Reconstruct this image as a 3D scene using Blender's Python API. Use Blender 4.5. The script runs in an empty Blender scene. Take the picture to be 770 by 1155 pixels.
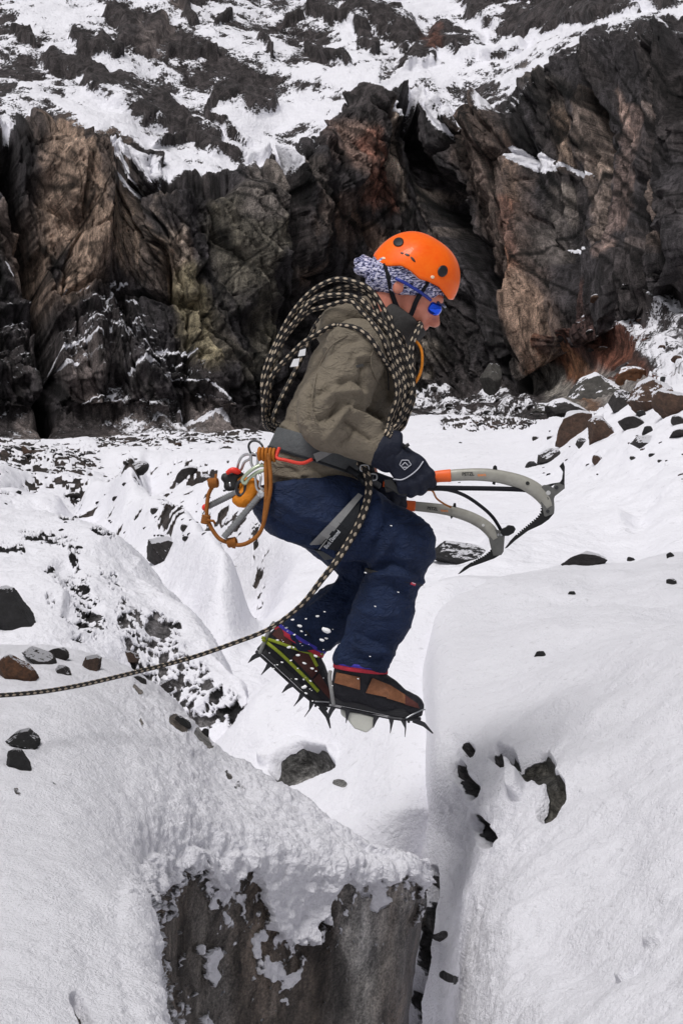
import bpy, bmesh, math, random
import numpy as np
from mathutils import Vector, Matrix, noise as mnoise

# ------------------------------------------------------------------ camera, world, sun, exposure
F = 2160.0            # focal length in photo pixels (photo is 770 x 1155)
CX, CY = 385.0, 577.5
CAMZ = 2.0
YP = 6.0              # distance of the climber in metres
scene = bpy.context.scene
cam_d = bpy.data.cameras.new("camera"); cam = bpy.data.objects.new("camera", cam_d)
scene.collection.objects.link(cam); scene.camera = cam
cam.location = (0, 0, CAMZ); cam.rotation_euler = (math.pi/2, 0, 0)
cam_d.sensor_fit = 'VERTICAL'; cam_d.sensor_height = 36.0; cam_d.sensor_width = 24.0
cam_d.lens = 36.0*F/1155.0
cam_d.clip_start = 0.05; cam_d.clip_end = 2000

SUN_ELEV, SUN_AZ = 62.0, 212.0     # azimuth clockwise from +Y (north): behind the camera, to its left
world = bpy.data.worlds.new("World"); scene.world = world; world.use_nodes = True
wn = world.node_tree; wn.nodes.clear()
sky = wn.nodes.new('ShaderNodeTexSky'); sky.sky_type = 'NISHITA'; sky.sun_disc = False
sky.sun_elevation = math.radians(SUN_ELEV); sky.sun_rotation = math.radians(SUN_AZ)
sky.air_density = 1.0; sky.dust_density = 3.0
hs = wn.nodes.new('ShaderNodeHueSaturation'); hs.inputs['Saturation'].default_value = 0.16
bg = wn.nodes.new('ShaderNodeBackground'); bg.inputs['Strength'].default_value = 0.075
wo = wn.nodes.new('ShaderNodeOutputWorld')
wn.links.new(sky.outputs[0], hs.inputs['Color']); wn.links.new(hs.outputs[0], bg.inputs['Color'])
wn.links.new(bg.outputs[0], wo.inputs['Surface'])
sun_d = bpy.data.lights.new("sun", 'SUN'); sun_d.energy = 2.3; sun_d.angle = math.radians(22)
sun_d.color = (1.0, 0.975, 0.95)
sun = bpy.data.objects.new("sun", sun_d); scene.collection.objects.link(sun)
el, az = math.radians(SUN_ELEV), math.radians(SUN_AZ)
to_sun = Vector((math.sin(az)*math.cos(el), math.cos(az)*math.cos(el), math.sin(el)))
sun.rotation_euler = to_sun.to_track_quat('Z', 'Y').to_euler()
scene.view_settings.view_transform = 'Standard'; scene.view_settings.look = 'None'
scene.view_settings.gamma = 1.0; scene.view_settings.exposure = -0.08
scene.view_settings.use_curve_mapping = False
scene.cycles.max_bounces = 6; scene.cycles.diffuse_bounces = 4
scene.cycles.use_denoising = True

# ------------------------------------------------------------------ helpers
COL = scene.collection
def P(px, py, dy=0.0):                 # photo pixel at the climber's distance + dy -> world point
    Y = YP + dy
    return Vector(((px-CX)*Y/F, Y, CAMZ + (CY-py)*Y/F))
def PA(a):                             # array (n,3) of px,py,dy -> world
    a = np.asarray(a, float).reshape(-1, 3); Y = YP + a[:, 2]
    return np.stack([(a[:, 0]-CX)*Y/F, Y, CAMZ + (CY-a[:, 1])*Y/F], 1)
def toW(px, py, Y):
    return np.stack([(px-CX)*Y/F, Y + 0*px, CAMZ + (CY-py)*Y/F], -1)
def toPx(W):
    return CX + W[..., 0]*F/W[..., 1], CY - (W[..., 2]-CAMZ)*F/W[..., 1]
S = YP/F                               # metres per pixel at the climber
def tag(o, label=None, cat=None, group=None, kind=None):
    if label: o['label'] = label
    if cat: o['category'] = cat
    if group: o['group'] = group
    if kind: o['kind'] = kind
    return o
def link(o, parent=None):
    COL.objects.link(o)
    if parent is not None:
        o.parent = parent
        o.matrix_parent_inverse = parent.matrix_world.inverted()
    return o
def empty(name, loc, label=None, cat=None, group=None):
    o = bpy.data.objects.new(name, None); o.location = loc; o.empty_display_size = 0.05
    COL.objects.link(o); o.matrix_world = Matrix.Translation(Vector(loc))
    return tag(o, label, cat, group)
def mesh_np(name, V, faces, mat=None, parent=None, smooth=True, attrs=None, uv=None):
    """faces: (n,k) int array or list of lists"""
    me = bpy.data.meshes.new(name)
    V = np.asarray(V, np.float32)
    if isinstance(faces, np.ndarray):
        k = faces.shape[1]; nf = len(faces)
        me.vertices.add(len(V)); me.vertices.foreach_set('co', V.ravel())
        me.loops.add(nf*k); me.loops.foreach_set('vertex_index', faces.astype(np.int32).ravel())
        me.polygons.add(nf)
        me.polygons.foreach_set('loop_start', np.arange(0, nf*k, k, dtype=np.int32))
        me.polygons.foreach_set('loop_total', np.full(nf, k, np.int32))
        me.update(calc_edges=True)
    else:
        me.from_pydata([tuple(map(float, v)) for v in V], [], [tuple(f) for f in faces]); me.update()
    me.polygons.foreach_set('use_smooth', np.full(len(me.polygons), bool(smooth)))
    if attrs:
        for n, a in attrs.items():
            a = np.asarray(a, np.float32)
            if a.ndim == 1:
                at = me.attributes.new(n, 'FLOAT', 'POINT'); at.data.foreach_set('value', a)
            else:
                if a.shape[1] == 3: a = np.concatenate([a, np.ones((len(a), 1), np.float32)], 1)
                at = me.attributes.new(n, 'FLOAT_COLOR', 'POINT'); at.data.foreach_set('color', a.ravel())
    if uv is not None:                 # per-vertex uv
        l = me.uv_layers.new(name='UVMap'); vi = np.empty(len(me.loops), np.int32)
        me.loops.foreach_get('vertex_index', vi)
        l.data.foreach_set('uv', np.asarray(uv, np.float32)[vi].ravel())
    if mat: me.materials.append(mat)
    me.validate()
    o = bpy.data.objects.new(name, me)
    return link(o, parent)
def grid_faces(R, C):
    i = np.arange(R*C).reshape(R, C)
    return np.stack([i[:-1, :-1], i[:-1, 1:], i[1:, 1:], i[1:, :-1]], -1).reshape(-1, 4)
def smoothstep(a, b, x):
    t = np.clip((x-a)/(b-a), 0, 1); return t*t*(3-2*t)

# vectorised 3-d value noise on a periodic random lattice
_rng = np.random.RandomState(7)
_TAB = (_rng.rand(64*64*64).astype(np.float32)*2-1)
_TB3 = _rng.rand(3, 64*64*64).astype(np.float32)
def vnoise(p, seed=0):
    p = np.asarray(p, np.float32) + np.float32((seed*7.31) % 61.0)
    i = np.floor(p); f = p - i; i = i.astype(np.int32)
    f = f*f*(3-2*f)
    x0 = (i[..., 0] & 63) << 12; x1 = ((i[..., 0]+1) & 63) << 12
    y0 = (i[..., 1] & 63) << 6; y1 = ((i[..., 1]+1) & 63) << 6
    z0 = i[..., 2] & 63; z1 = (i[..., 2]+1) & 63
    fx, fy, fz = f[..., 0], f[..., 1], f[..., 2]
    def L(x, y):
        a = _TAB[x+y+z0]; return a + (_TAB[x+y+z1]-a)*fz
    a = L(x0, y0); a = a+(L(x0, y1)-a)*fy
    b = L(x1, y0); b = b+(L(x1, y1)-b)*fy
    return a+(b-a)*fx
ROT = np.array([[0.36, 0.48, -0.8], [-0.8, 0.6, 0.0], [0.48, 0.64, 0.6]], np.float32)
def fbm(p, oct=4, seed=0, gain=0.5, lac=2.03):
    p = np.asarray(p, np.float32); a = 1; s = 0; n = 0
    for o in range(oct):
        s = s + a*vnoise(p, seed+o*17); n += a; a *= gain; p = (p@ROT)*lac + 3.7
    return s/n
def vridge(x, z, oct=5, seed=0, gain=.55, lac=2.1):   # upright striations, no domain rotation
    s = 0; n = 0; a = 1
    for o in range(oct):
        s = s + a*(1-np.abs(vnoise(np.stack([x, 0*x+o*3.1, z], -1), seed+o*13))*2); n += a; a *= gain; x = x*lac+5.2; z = z*lac+1.3
    return s/n
def ridged(p, oct=4, seed=0, gain=0.5, lac=2.03):
    p = np.asarray(p, np.float32); a = 1; s = 0; n = 0
    for o in range(oct):
        s = s + a*(1-np.abs(vnoise(p, seed+o*17))*2); n += a; a *= gain; p = (p@ROT)*lac + 3.7
    return s/n
def worley(p, seed=0):                 # distance to nearest and 2nd nearest feature, id of nearest
    p = np.asarray(p, np.float32) + np.float32(seed*3.7)
    i = np.floor(p).astype(np.int32)
    d1 = np.full(p.shape[:-1], 81.0, np.float32); d2 = d1.copy(); idn = np.zeros(p.shape[:-1], np.float32)
    for dx in (-1, 0, 1):
        cx = i[..., 0]+dx
        for dy in (-1, 0, 1):
            cy = i[..., 1]+dy
            for dz in (-1, 0, 1):
                cz = i[..., 2]+dz
                k = ((cx & 63) << 12)+((cy & 63) << 6)+(cz & 63)
                h = _TB3[0][k]
                d = (cx+h-p[..., 0])**2+(cy+_TB3[1][k]-p[..., 1])**2+(cz+_TB3[2][k]-p[..., 2])**2
                m = d < d1
                d2 = np.where(m, d1, np.minimum(d2, d)); idn = np.where(m, h, idn); d1 = np.where(m, d, d1)
    return np.sqrt(d1), np.sqrt(d2), idn
def polydist(px, py, pts):             # distance in pixels to a polyline
    best = np.full(np.shape(px), 1e9)
    for (x0, y0), (x1, y1) in zip(pts[:-1], pts[1:]):
        dx, dy = x1-x0, y1-y0; L = dx*dx+dy*dy+1e-9
        t = np.clip(((px-x0)*dx+(py-y0)*dy)/L, 0, 1)
        best = np.minimum(best, np.hypot(px-x0-t*dx, py-y0-t*dy))
    return best
def inpoly(px, py, pts):
    c = np.zeros(np.shape(px), bool); n = len(pts)
    for a in range(n):
        x0, y0 = pts[a]; x1, y1 = pts[(a+1) % n]
        if y0 == y1: continue
        m = ((y0 > py) != (y1 > py)) & (px < (x1-x0)*(py-y0)/(y1-y0)+x0)
        c ^= m
    return c
def polysd(px, py, pts):               # signed distance to polygon: positive inside
    d = polydist(px, py, list(pts)+[pts[0]])
    return np.where(inpoly(px, py, pts), d, -d)

# ------------------------------------------------------------------ materials
class NT:
    def __init__(s, name):
        s.m = bpy.data.materials.new(name); s.m.use_nodes = True; s.t = s.m.node_tree
        s.b = s.t.nodes['Principled BSDF']
    def n(s, typ, **kw):
        nd = s.t.nodes.new(typ)
        for k, v in kw.items():
            if k.startswith('i_'):
                nd.inputs[k[2:].replace('_', ' ')].default_value = v
            else: setattr(nd, k, v)
        return nd
    def l(s, a, b): s.t.links.new(a, b)
    def math(s, op, a, b=None, clamp=False):
        nd = s.n('ShaderNodeMath', operation=op); nd.use_clamp = clamp
        for i, v in enumerate((a, b)):
            if v is None: continue
            if isinstance(v, (int, float)): nd.inputs[i].default_value = v
            else: s.l(v, nd.inputs[i])
        return nd.outputs[0]
    def mix(s, f, a, b):
        nd = s.n('ShaderNodeMix', data_type='RGBA')
        for sock, v in ((nd.inputs[0], f), (nd.inputs[6], a), (nd.inputs[7], b)):
            if isinstance(v, (int, float)): sock.default_value = v
            elif isinstance(v, tuple): sock.default_value = v if len(v) == 4 else v+(1,)
            else: s.l(v, sock)
        return nd.outputs[2]
    def noise(s, scale, detail=4, rough=0.55, vec=None, dist=0.0):
        nd = s.n('ShaderNodeTexNoise'); nd.inputs['Scale'].default_value = scale
        nd.inputs['Detail'].default_value = detail; nd.inputs['Roughness'].default_value = rough
        nd.inputs['Distortion'].default_value = dist
        if vec is not None: s.l(vec, nd.inputs['Vector'])
        return nd.outputs[0]
    def obj(s, scale=None, rot=None):
        tc = s.n('ShaderNodeTexCoord'); o = tc.outputs['Object']
        if scale or rot:
            mp = s.n('ShaderNodeMapping')
            if scale: mp.inputs['Scale'].default_value = scale
            if rot: mp.inputs['Rotation'].default_value = rot
            s.l(o, mp.inputs['Vector']); o = mp.outputs[0]
        return o
    def ramp(s, fac, stops, mode='LINEAR'):
        nd = s.n('ShaderNodeValToRGB'); nd.color_ramp.interpolation = mode
        e = nd.color_ramp.elements
        while len(e) < len(stops): e.new(0.5)
        for el, (p, c) in zip(e, stops):
            el.position = p; el.color = (c, c, c, 1) if isinstance(c, (int, float)) else tuple(c)+(1,)
        s.l(fac, nd.inputs[0]); return nd.outputs[0]
    def bump(s, h, dist=0.01, strength=1.0, prev=None):
        nd = s.n('ShaderNodeBump'); nd.inputs['Distance'].default_value = dist
        nd.inputs['Strength'].default_value = strength; s.l(h, nd.inputs['Height'])
        if prev is not None: s.l(prev, nd.inputs['Normal'])
        return nd.outputs[0]
    def attr(s, name, out='Fac'):
        return s.n('ShaderNodeAttribute', attribute_name=name).outputs[out]
    def set(s, **kw):
        for k, v in kw.items():
            i = s.b.inputs[k.replace('_', ' ')]
            if isinstance(v, (int, float)): i.default_value = v
            elif isinstance(v, tuple): i.default_value = v if len(v) == 4 else v+(1,)
            else: s.l(v, i)
        return s.m
def plain(name, col, rough=0.6, metal=0.0, var=0.15, nscale=60, bump=0.0, spec=0.5):
    t = NT(name); v = t.obj()
    nz = t.noise(nscale, 4, 0.6, v)
    c = t.mix(nz, tuple(x*(1-var) for x in col), tuple(min(1, x*(1+var)) for x in col))
    t.set(Base_Color=c, Roughness=rough, Metallic=metal)
    t.b.inputs['Specular IOR Level'].default_value = spec
    if bump: t.set(Normal=t.bump(nz, bump))
    return t.m

SNOW = (0.84, 0.835, 0.895)
def terrain_mat(name, rrough=.5, rspec=.3, rock_from_attr=True, dirt=0.5, k=0.35, grain=170.0, gdist=0.004, brk=(6.0, 30.0), streak=None, snowtone=1.0, slope=0.0):
    """snow over rock/ice; 'snow' point attribute (0.5 = edge) broken up by noise; 'tone' colour = rock"""
    t = NT(name); v = t.obj()
    n1 = t.noise(brk[0], 5, 0.65, v); n2 = t.noise(brk[1], 3, 0.6, v)
    nn = t.math('ADD', t.math('MULTIPLY', t.math('SUBTRACT', n1, 0.5), 1.4*k), t.math('MULTIPLY', t.math('SUBTRACT', n2, 0.5), 1.2*k))
    a = t.math('ADD', t.attr('snow'), nn)
    if slope:
        g = t.n('ShaderNodeNewGeometry'); sx = t.n('ShaderNodeSeparateXYZ'); t.l(g.outputs['Normal'], sx.inputs[0])
        a = t.math('ADD', a, t.math('MULTIPLY', t.math('SUBTRACT', sx.outputs[2], 0.55), slope))
    msk = t.ramp(a, [(0.46, 0.0), (0.54, 1.0)])
    vr = v
    if streak: vr = t.obj(scale=streak)
    r1 = t.noise(brk[0]*1.5, 8, 0.7, vr, 0.6); r2 = t.noise(brk[1]*2.2, 6, 0.7, v)
    f = t.ramp(t.math('ADD', t.math('MULTIPLY', r1, 0.6), t.math('MULTIPLY', r2, 0.4)), [(0.36, 0.12), (0.45, 0.5), (0.52, 1.15), (0.64, 2.8)])
    mul = t.n('ShaderNodeVectorMath', operation='MULTIPLY'); t.l(t.attr('tone', 'Color'), mul.inputs[0]); t.l(f, mul.inputs[1])
    sn = t.noise(brk[0]*0.7, 4, 0.5, v)
    sc = t.mix(sn, tuple(x*snowtone*0.965 for x in SNOW), tuple(x*snowtone for x in SNOW))
    dn = t.noise(grain*.22, 5, .75, v, .5)
    sc = t.mix(t.math('MULTIPLY', t.ramp(dn, [(.58, 0.), (.72, 1.)]), dirt), sc, (.42, .41, .44))
    col = t.mix(msk, mul.outputs[0], sc)
    vo = t.n('ShaderNodeTexVoronoi', feature='F1'); vo.inputs['Scale'].default_value = grain*.8
    wv = t.n('ShaderNodeVectorMath', operation='ADD'); nv = t.n('ShaderNodeTexNoise'); nv.inputs['Scale'].default_value = grain*.3; nv.inputs['Detail'].default_value = 2
    t.l(v, nv.inputs['Vector']); ns_ = t.n('ShaderNodeVectorMath', operation='SCALE'); ns_.inputs['Scale'].default_value = 2.2/grain; t.l(nv.outputs['Color'], ns_.inputs[0]); t.l(v, wv.inputs[0]); t.l(ns_.outputs[0], wv.inputs[1]); t.l(wv.outputs[0], vo.inputs['Vector'])
    g1 = t.math('SUBTRACT', t.math('MULTIPLY', t.noise(grain*2.5, 2, 0.7, v), .8), t.math('MULTIPLY', vo.outputs['Distance'], .6))
    rb = t.math('ADD', r1, t.math('MULTIPLY', r2, 0.6))
    hh = t.n('ShaderNodeMix', data_type='FLOAT')
    t.l(msk, hh.inputs[0]); t.l(t.math('MULTIPLY', rb, 6.0), hh.inputs[2]); t.l(t.math('ADD', g1, t.math('MULTIPLY', t.noise(grain*0.2, 4, 0.6, v), 1.6)), hh.inputs[3])
    b = t.bump(hh.outputs[0], gdist)
    ro = t.n('ShaderNodeMix', data_type='FLOAT'); t.l(msk, ro.inputs[0]); ro.inputs[2].default_value = rrough; ro.inputs[3].default_value = 0.85
    t.set(Base_Color=col, Roughness=ro.outputs[0], Normal=b)
    t.b.inputs['Specular IOR Level'].default_value = rspec
    return t.m

# lattice surface: R x C control points (px, py, Y) -> Catmull-Rom grid
def crom(A, n, axis):
    A = np.moveaxis(A, axis, 0); m = A.shape[0]
    A2 = np.concatenate([2*A[:1]-A[1:2], A, 2*A[-1:]-A[-2:-1]], 0)
    s = np.linspace(0, m-1, n); i = np.minimum(s.astype(int), m-2); f = (s-i).reshape((-1,)+(1,)*(A.ndim-1))
    p0, p1, p2, p3 = A2[i], A2[i+1], A2[i+2], A2[i+3]
    r = 0.5*((2*p1)+(-p0+p2)*f+(2*p0-5*p1+4*p2-p3)*f*f+(-p0+3*p1-3*p2+p3)*f**3)
    return np.moveaxis(r, 0, axis)
def lattice(ctrl, nr, nc, sparse=True):
    A = np.array(ctrl, float)                 # R,C,3
    A[..., 2] = np.log(A[..., 2])
    A = crom(crom(A, nr, 0), nc, 1)
    A[..., 2] = np.exp(A[..., 2])
    return A
def normals(W):
    du = np.gradient(W, axis=1); dv = np.gradient(W, axis=0)
    n = np.cross(du, dv); n /= np.linalg.norm(n, axis=-1, keepdims=True)+1e-12
    flip = (n*(np.array([0, 0, CAMZ])-W)).sum(-1).mean() < 0
    return -n if flip else n
SHEETS = {}
# ------------------------------------------------------------------ SETTING: cliff
def cols(cx, rows):
    """rows: list of lists of (py,Y) per column, or (px,py,Y)"""
    out = []
    for r in rows:
        out.append([(c if len(q) == 2 else q[0], q[-2], q[-1]) for c, q in zip(cx, r)])
    return out
def make_cliff():
    cx = [-900, -240, -60, 30, 130, 190, 255, 325, 400, 470, 540, 610, 680, 770, 920, 1700]
    edge = [150, 160, 165, 160, 150, 212, 200, 190, 112, 118, 140, 95, 45, 40, 30, 20]
    Ye = [66, 66, 67, 68, 70, 68, 69, 71, 74, 75, 73, 72, 70, 67, 62, 56]
    Yb = [62, 63, 64, 65, 66, 66, 67, 69, 72, 73, 71, 69, 66, 62, 57, 52]
    foot = [500, 500, 495, 492, 490, 488, 488, 485, 470, 462, 455, 450, 420, 360, 330, 300]
    rows = []
    rows.append([(560, 40)]*16)
    rows.append([(505 if c < 600 else 470, y-14 if c < 600 else y-22) for c, y in zip(cx, Yb)])
    rows.append([(f, y-1.5) for f, y in zip(foot, Yb)])
    rows.append([(f-(f-e)*.25, yb) for f, e, yb in zip(foot, edge, Yb)])
    rows.append([(f-(f-e)*.6, yb*.5+ye*.5) for f, e, yb, ye in zip(foot, edge, Yb, Ye)])
    rows.append([(e+16, ye-.3) for e, ye in zip(edge, Ye)])
    rows.append([(e-4, ye+1.0) for e, ye in zip(edge, Ye)])
    rows.append([(e-(e+150)*.22, ye+7) for e, ye in zip(edge, Ye)])
    rows.append([(e-(e+150)*.5, ye+15) for e, ye in zip(edge, Ye)])
    rows.append([(e-(e+150)*.8, ye+23) for e, ye in zip(edge, Ye)])
    rows.append([(-200, ye+36) for e, ye in zip(edge, Ye)])
    rows.append([(-300, ye+60) for e, ye in zip(edge, Ye)])
    NR, NC = 900, 1150
    ctrl = cols(cx, rows)
    # row spacing follows the picture: denser on the wall
    A = np.array(ctrl, float); A[..., 2] = np.log(A[..., 2])
    u = np.linspace(0, 1, NR)
    A = crom(A, 240, 0)
    # resample rows by mean py arclength
    d = np.abs(np.diff(A[:, 3:13, 1].mean(1)))+0.4; s = np.concatenate([[0], np.cumsum(d)]); s /= s[-1]
    idx = np.interp(u, s, np.arange(240)); i0 = np.minimum(idx.astype(int), 238); ff = (idx-i0)[:, None, None]
    A = A[i0]*(1-ff)+A[i0+1]*ff
    A = crom(A, 600, 1)
    cxm = A[NR//2, :, 0]                       # denser inside the frame
    w = np.where((cxm[:-1] > -25) & (cxm[:-1] < 795), 1.0, 0.22)*np.abs(np.diff(cxm)); s = np.concatenate([[0], np.cumsum(w)]); s /= s[-1]
    idx = np.interp(np.linspace(0, 1, NC), s, np.arange(600)); j0 = np.minimum(idx.astype(int), 598); ff = (idx-j0)[None, :, None]
    A = A[:, j0]*(1-ff)+A[:, j0+1]*ff
    px, py, Y = A[..., 0], A[..., 1], np.exp(A[..., 2])
    W = toW(px, py, Y)
    # warped picture coordinates for natural outlines
    wn1 = fbm(W*0.35, 4, 5); wn2 = fbm(W*0.35+40, 4, 9); wf = fbm(W*1.5, 4, 31); wg = fbm(W*1.5+30, 4, 37)
    qx = px + wn1*14 + wf*9; qy = py + wn2*10 + wg*7
    eyl = np.interp(px, cx, edge)
    up = smoothstep(-8, 14, eyl - qy)            # 1 above the cliff edge
    ftl = np.interp(px, cx, foot)
    # ---- snow attribute
    snow = up*0.65
    snow += up*0.40*(fbm(W*np.array([.55, .3, .9]), 5, 77))*1.1
    snow += up*0.34*fbm(W*np.array([1.6, 1.0, 3.2]), 4, 79) + up*.16*fbm(W*np.array([4., 2.0, 6.]), 3, 80)
    dg = np.where(px < 430, .55, -.45); al_ = W[..., 0]*.88+W[..., 2]*-dg; ac_ = W[..., 2]*.88+W[..., 0]*dg
    snow = snow - up*.62*np.maximum(0, vridge(ac_*.55, al_*.12, 5, 83))*smoothstep(-.3, .5, fbm(W*.16, 3, 84))
    # dark outcrops in the snow slopes (px space outlines, warped): (polyline, half width, depth)
    outc = [([(62, 65), (95, 75), (120, 92), (160, 108), (195, 125)], 14), ([(85, 45), (130, 62)], 8), ([(100, 95), (150, 118), (215, 140), (245, 150)], 11),
            ([(140, 38), (165, 50), (178, 35)], 16), ([(120, 20), (150, 28)], 7), ([(200, 5), (210, 30)], 8), ([(240, 35), (258, 20)], 4),
            ([(250, 108), (275, 112), (300, 125)], 13), ([(210, 150), (250, 168), (300, 172)], 8), ([(180, 165), (215, 150)], 6), ([(150, 175), (175, 190)], 8),
            ([(232, 122), (262, 145), (300, 170)], 4), ([(320, 25), (340, 22)], 5), ([(350, 10), (400, 28), (420, 50)], 8), ([(400, 18), (440, 30), (455, 42)], 16),
            ([(470, 55), (500, 40), (530, 60)], 17), ([(540, 20), (560, 30), (600, 20), (640, 10)], 22), ([(520, 55), (555, 62), (580, 50)], 9),
            ([(540, 5), (600, 0), (660, 5)], 8), ([(630, 25), (680, 12), (720, 15)], 7), ([(460, 75), (485, 68)], 7), ([(350, 60), (395, 70)], 5), ([(195, 60), (240, 65)], 4),
            ([(700, -5), (760, 5)], 10), ([(15, 40), (40, 55)], 4), ([(290, 55), (300, 70)], 4)]
    oc = np.zeros_like(px)
    for pl, w in outc:
        w = w*.8; d = polydist(qx, qy, pl); oc = np.maximum(oc, smoothstep(w*1.3, w*0.4, d))
    snow -= oc*0.55*(.75+.6*fbm(W*np.array([.8, .5, 1.6]), 4, 73))
    # snow ledges on / below the edge
    led = [([(245, 120), (270, 145), (300, 175), (322, 197)], 6), ([(262, 160), (300, 180), (322, 200)], 7), ([(592, 180), (622, 188)], 9), ([(618, 190), (672, 209)], 3.5), ([(425, 118), (440, 140)], 6),
           ([(430, 100), (470, 120), (510, 135), (560, 135)], 8), ([(470, 125), (505, 150)], 6), ([(590, 188), (640, 200)], 5),
           ([(420, 95), (480, 78), (560, 60), (600, 40), (650, 32), (700, 28)], 7), ([(130, 165), (180, 200), (250, 190)], 7), ([(142, 185), (152, 205)], 4),
           ([(655, 292), (672, 297)], 3), ([(58, 402), (85, 392), (112, 396)], 2.5), ([(62, 420), (80, 414)], 2), ([(168, 402), (190, 396), (216, 404)], 2.5), ([(150, 425), (175, 415)], 2), ([(60, 332), (75, 326)], 2), ([(115, 330), (140, 320)], 1.8), ([(140, 345), (155, 352)], 1.6), ([(190, 430), (230, 440), (260, 462)], 2), ([(0, 305), (12, 318)], 2.5), ([(90, 470), (150, 462)], 2), ([(200, 470), (260, 480)], 2), ([(140, 205), (150, 216)], 3), ([(0, 165), (50, 155), (100, 150)], 6)]
    for pl, w in led:
        d = polydist(qx, qy, pl); snow = np.maximum(snow, smoothstep(w*1.5, w*0.3, d)*0.85)
    rim = smoothstep(-34, -2, eyl-qy)*(1-up); snow = np.maximum(snow, rim*(.30+.5*fbm(W*np.array([1.2, .8, 2.6]), 5, 78)+.25*wf))
    # dusting on broken ledges low on the wall (left) and on the talus
    def zone(poly, soft): return smoothstep(-soft, soft, polysd(qx, qy, poly))
    zl = zone([(-400, 300), (20, 320), (70, 330), (130, 330), (220, 380), (270, 470), (290, 520), (-400, 520)], 25)
    bands = ridged(np.stack([W[..., 0]*.35+W[..., 2]*.5, W[..., 1]*.2, W[..., 2]*1.1-W[..., 0]*.25], -1), 4, 12)
    snow = np.maximum(snow, zl*(0.16+0.62*bands*(0.7+0.8*fbm(W*.25, 3, 3))))
    zt = zone([(455, 425), (520, 440), (560, 430), (600, 455), (640, 500), (440, 500)], 10)
    zr = zone([(690, 375), (725, 360), (740, 325), (1200, 300), (1200, 520), (700, 520), (740, 420)], 10)
    rub1, rub2, rid = worley(W*np.array([1.5, .6, 1.9]), 4)
    rub = np.maximum(zt, zr*(1-smoothstep(40, 75, polydist(qx, qy, [(790, 370), (740, 440)]))*0.6)*1.0)
    snow = np.maximum(snow, zt*(0.30+0.45*fbm(W*1.2, 4, 50)+0.45*(rub2-rub1)))
    snow = np.maximum(snow, zr*(0.52+0.4*fbm(W*.9, 4, 50)-0.3*smoothstep(360, 330, qy)))
    foots = smoothstep(0, 22, py-ftl)*(px < 460)
    snow = np.maximum(snow, foots*(0.5+0.5*fbm(W*.8, 4, 52)))
    # ---- relief: displacement towards the camera / up
    gx, gz = W[..., 0], W[..., 2]
    wall = (1-up)*smoothstep(-6, 30, ftl-py)
    vert = np.stack([gx*0.42+fbm(W*.12, 2, 8)*1.2, W[..., 1]*0.1, gz*0.10-gx*0.05], -1)
    lean = np.where(px < 620, .35, .12); us = gx+lean*gz+wn1*.5
    relief = .8*(ridged(vert, 4, 21)-.45) + 0.4*fbm(W*np.array([1.2, .4, .45]), 5, 22)
    facet1, facet2, fid = worley(np.stack([us*.6, W[..., 1]*.1, gz*.16-gx*.06+wn2*.3], -1), 6)
    relief = relief + .8*(fid-.5) - 0.4*smoothstep(0.08, 0.0, facet2-facet1)
    f1, f2, fi2 = worley(np.stack([(gx+lean*gz)*1.8+wf*.3, W[..., 1]*.2, gz*.5+gx*.15+wg*.3], -1), 16)
    relief = relief + 0.25*(fi2-.5) - 0.15*smoothstep(0.1, 0.0, f2-f1)
    relief = relief + .5*vridge(us*1.0, gz*.12, 6, 64)
    relief = relief + 0.22*ridged(W*np.array([2.4, .5, 1.3]), 5, 41, 0.62)
    # grooved right-hand wall: narrow vertical flutes
    rz = smoothstep(600, 680, px)
    fl = vridge(gx*.75+wf*.12-gz*.03, gz*.07, 5, 61)
    relief = relief + .5*(vridge(us*.45, gz*.10, 5, 63)-.2)*(1-rz)
    relief = relief*(1-.75*rz)+rz*2.0*fl
    # big features
    def groove(pl, w, d):
        return -d*smoothstep(w, w*.2, polydist(qx, qy, pl))
    relief += groove([(8, 180), (20, 240), (40, 330), (52, 420), (50, 500)], 16, 3.2)
    relief += groove([(455, 130), (480, 200), (520, 260), (560, 330), (590, 430)], 17, 2.6)
    relief += groove([(500, 200), (555, 300), (585, 420)], 12, 2.4)
    relief += groove([(312, 200), (318, 260), (330, 330)], 9, 1.8)
    relief += groove([(170, 215), (205, 215), (250, 215)], 13, 1.6)
    relief += groove([(150, 210), (190, 290), (200, 330)], 5, 1.0)
    relief += groove([(670, 80), (690, 200), (700, 320)], 7, 2.0)
    relief += groove([(735, 60), (745, 200), (752, 320)], 8, 2.0)
    relief += groove([(60, 330), (200, 335), (230, 350)], 6, 1.2)
    relief -= groove([(560, 160), (590, 240), (620, 340), (640, 430)], 45, 1.3)
    relief -= groove([(410, 140), (400, 200)], 35, 1.3)
    relief -= groove([(90, 200), (110, 280)], 60, 1.5)
    relief -= groove([(270, 240), (290, 330)], 40, 1.2)
    relief -= groove([(670, 420), (700, 470)], 35, 2.0)
    n = normals(W)
    nw = n*1.0
    upr = up*(0.45*oc + 0.5*fbm(W*.35, 3, 91) + 0.12*fbm(W*1.4, 4, 93) + .12*oc*ridged(W*np.array([1.6, .7, 1.9]), 3, 98) - .25*np.maximum(0, vridge(ac_*.55, al_*.12, 4, 83)))
    rubble = np.maximum(zt, zr*.8)*(1-rub1)*0.4*(rid*.8+.4) + smoothstep(-10, 22, py-ftl)*(.25+.45*smoothstep(430, 620, px))*(.5*fbm(W*.8, 4, 7)+.25*ridged(W*1.3, 3, 8))
    lowl = zl*0.6*ridged(W*np.array([.8, .5, 1.4]), 4, 94)
    disp = relief*np.maximum(wall, .0) + upr + rubble + lowl*wall
    side = smoothstep(-60, -30, px)
    W2 = W + nw*disp[..., None]
    W2[..., 2] = np.where(snow > .5, W2[..., 2]+.06, W2[..., 2])
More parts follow.
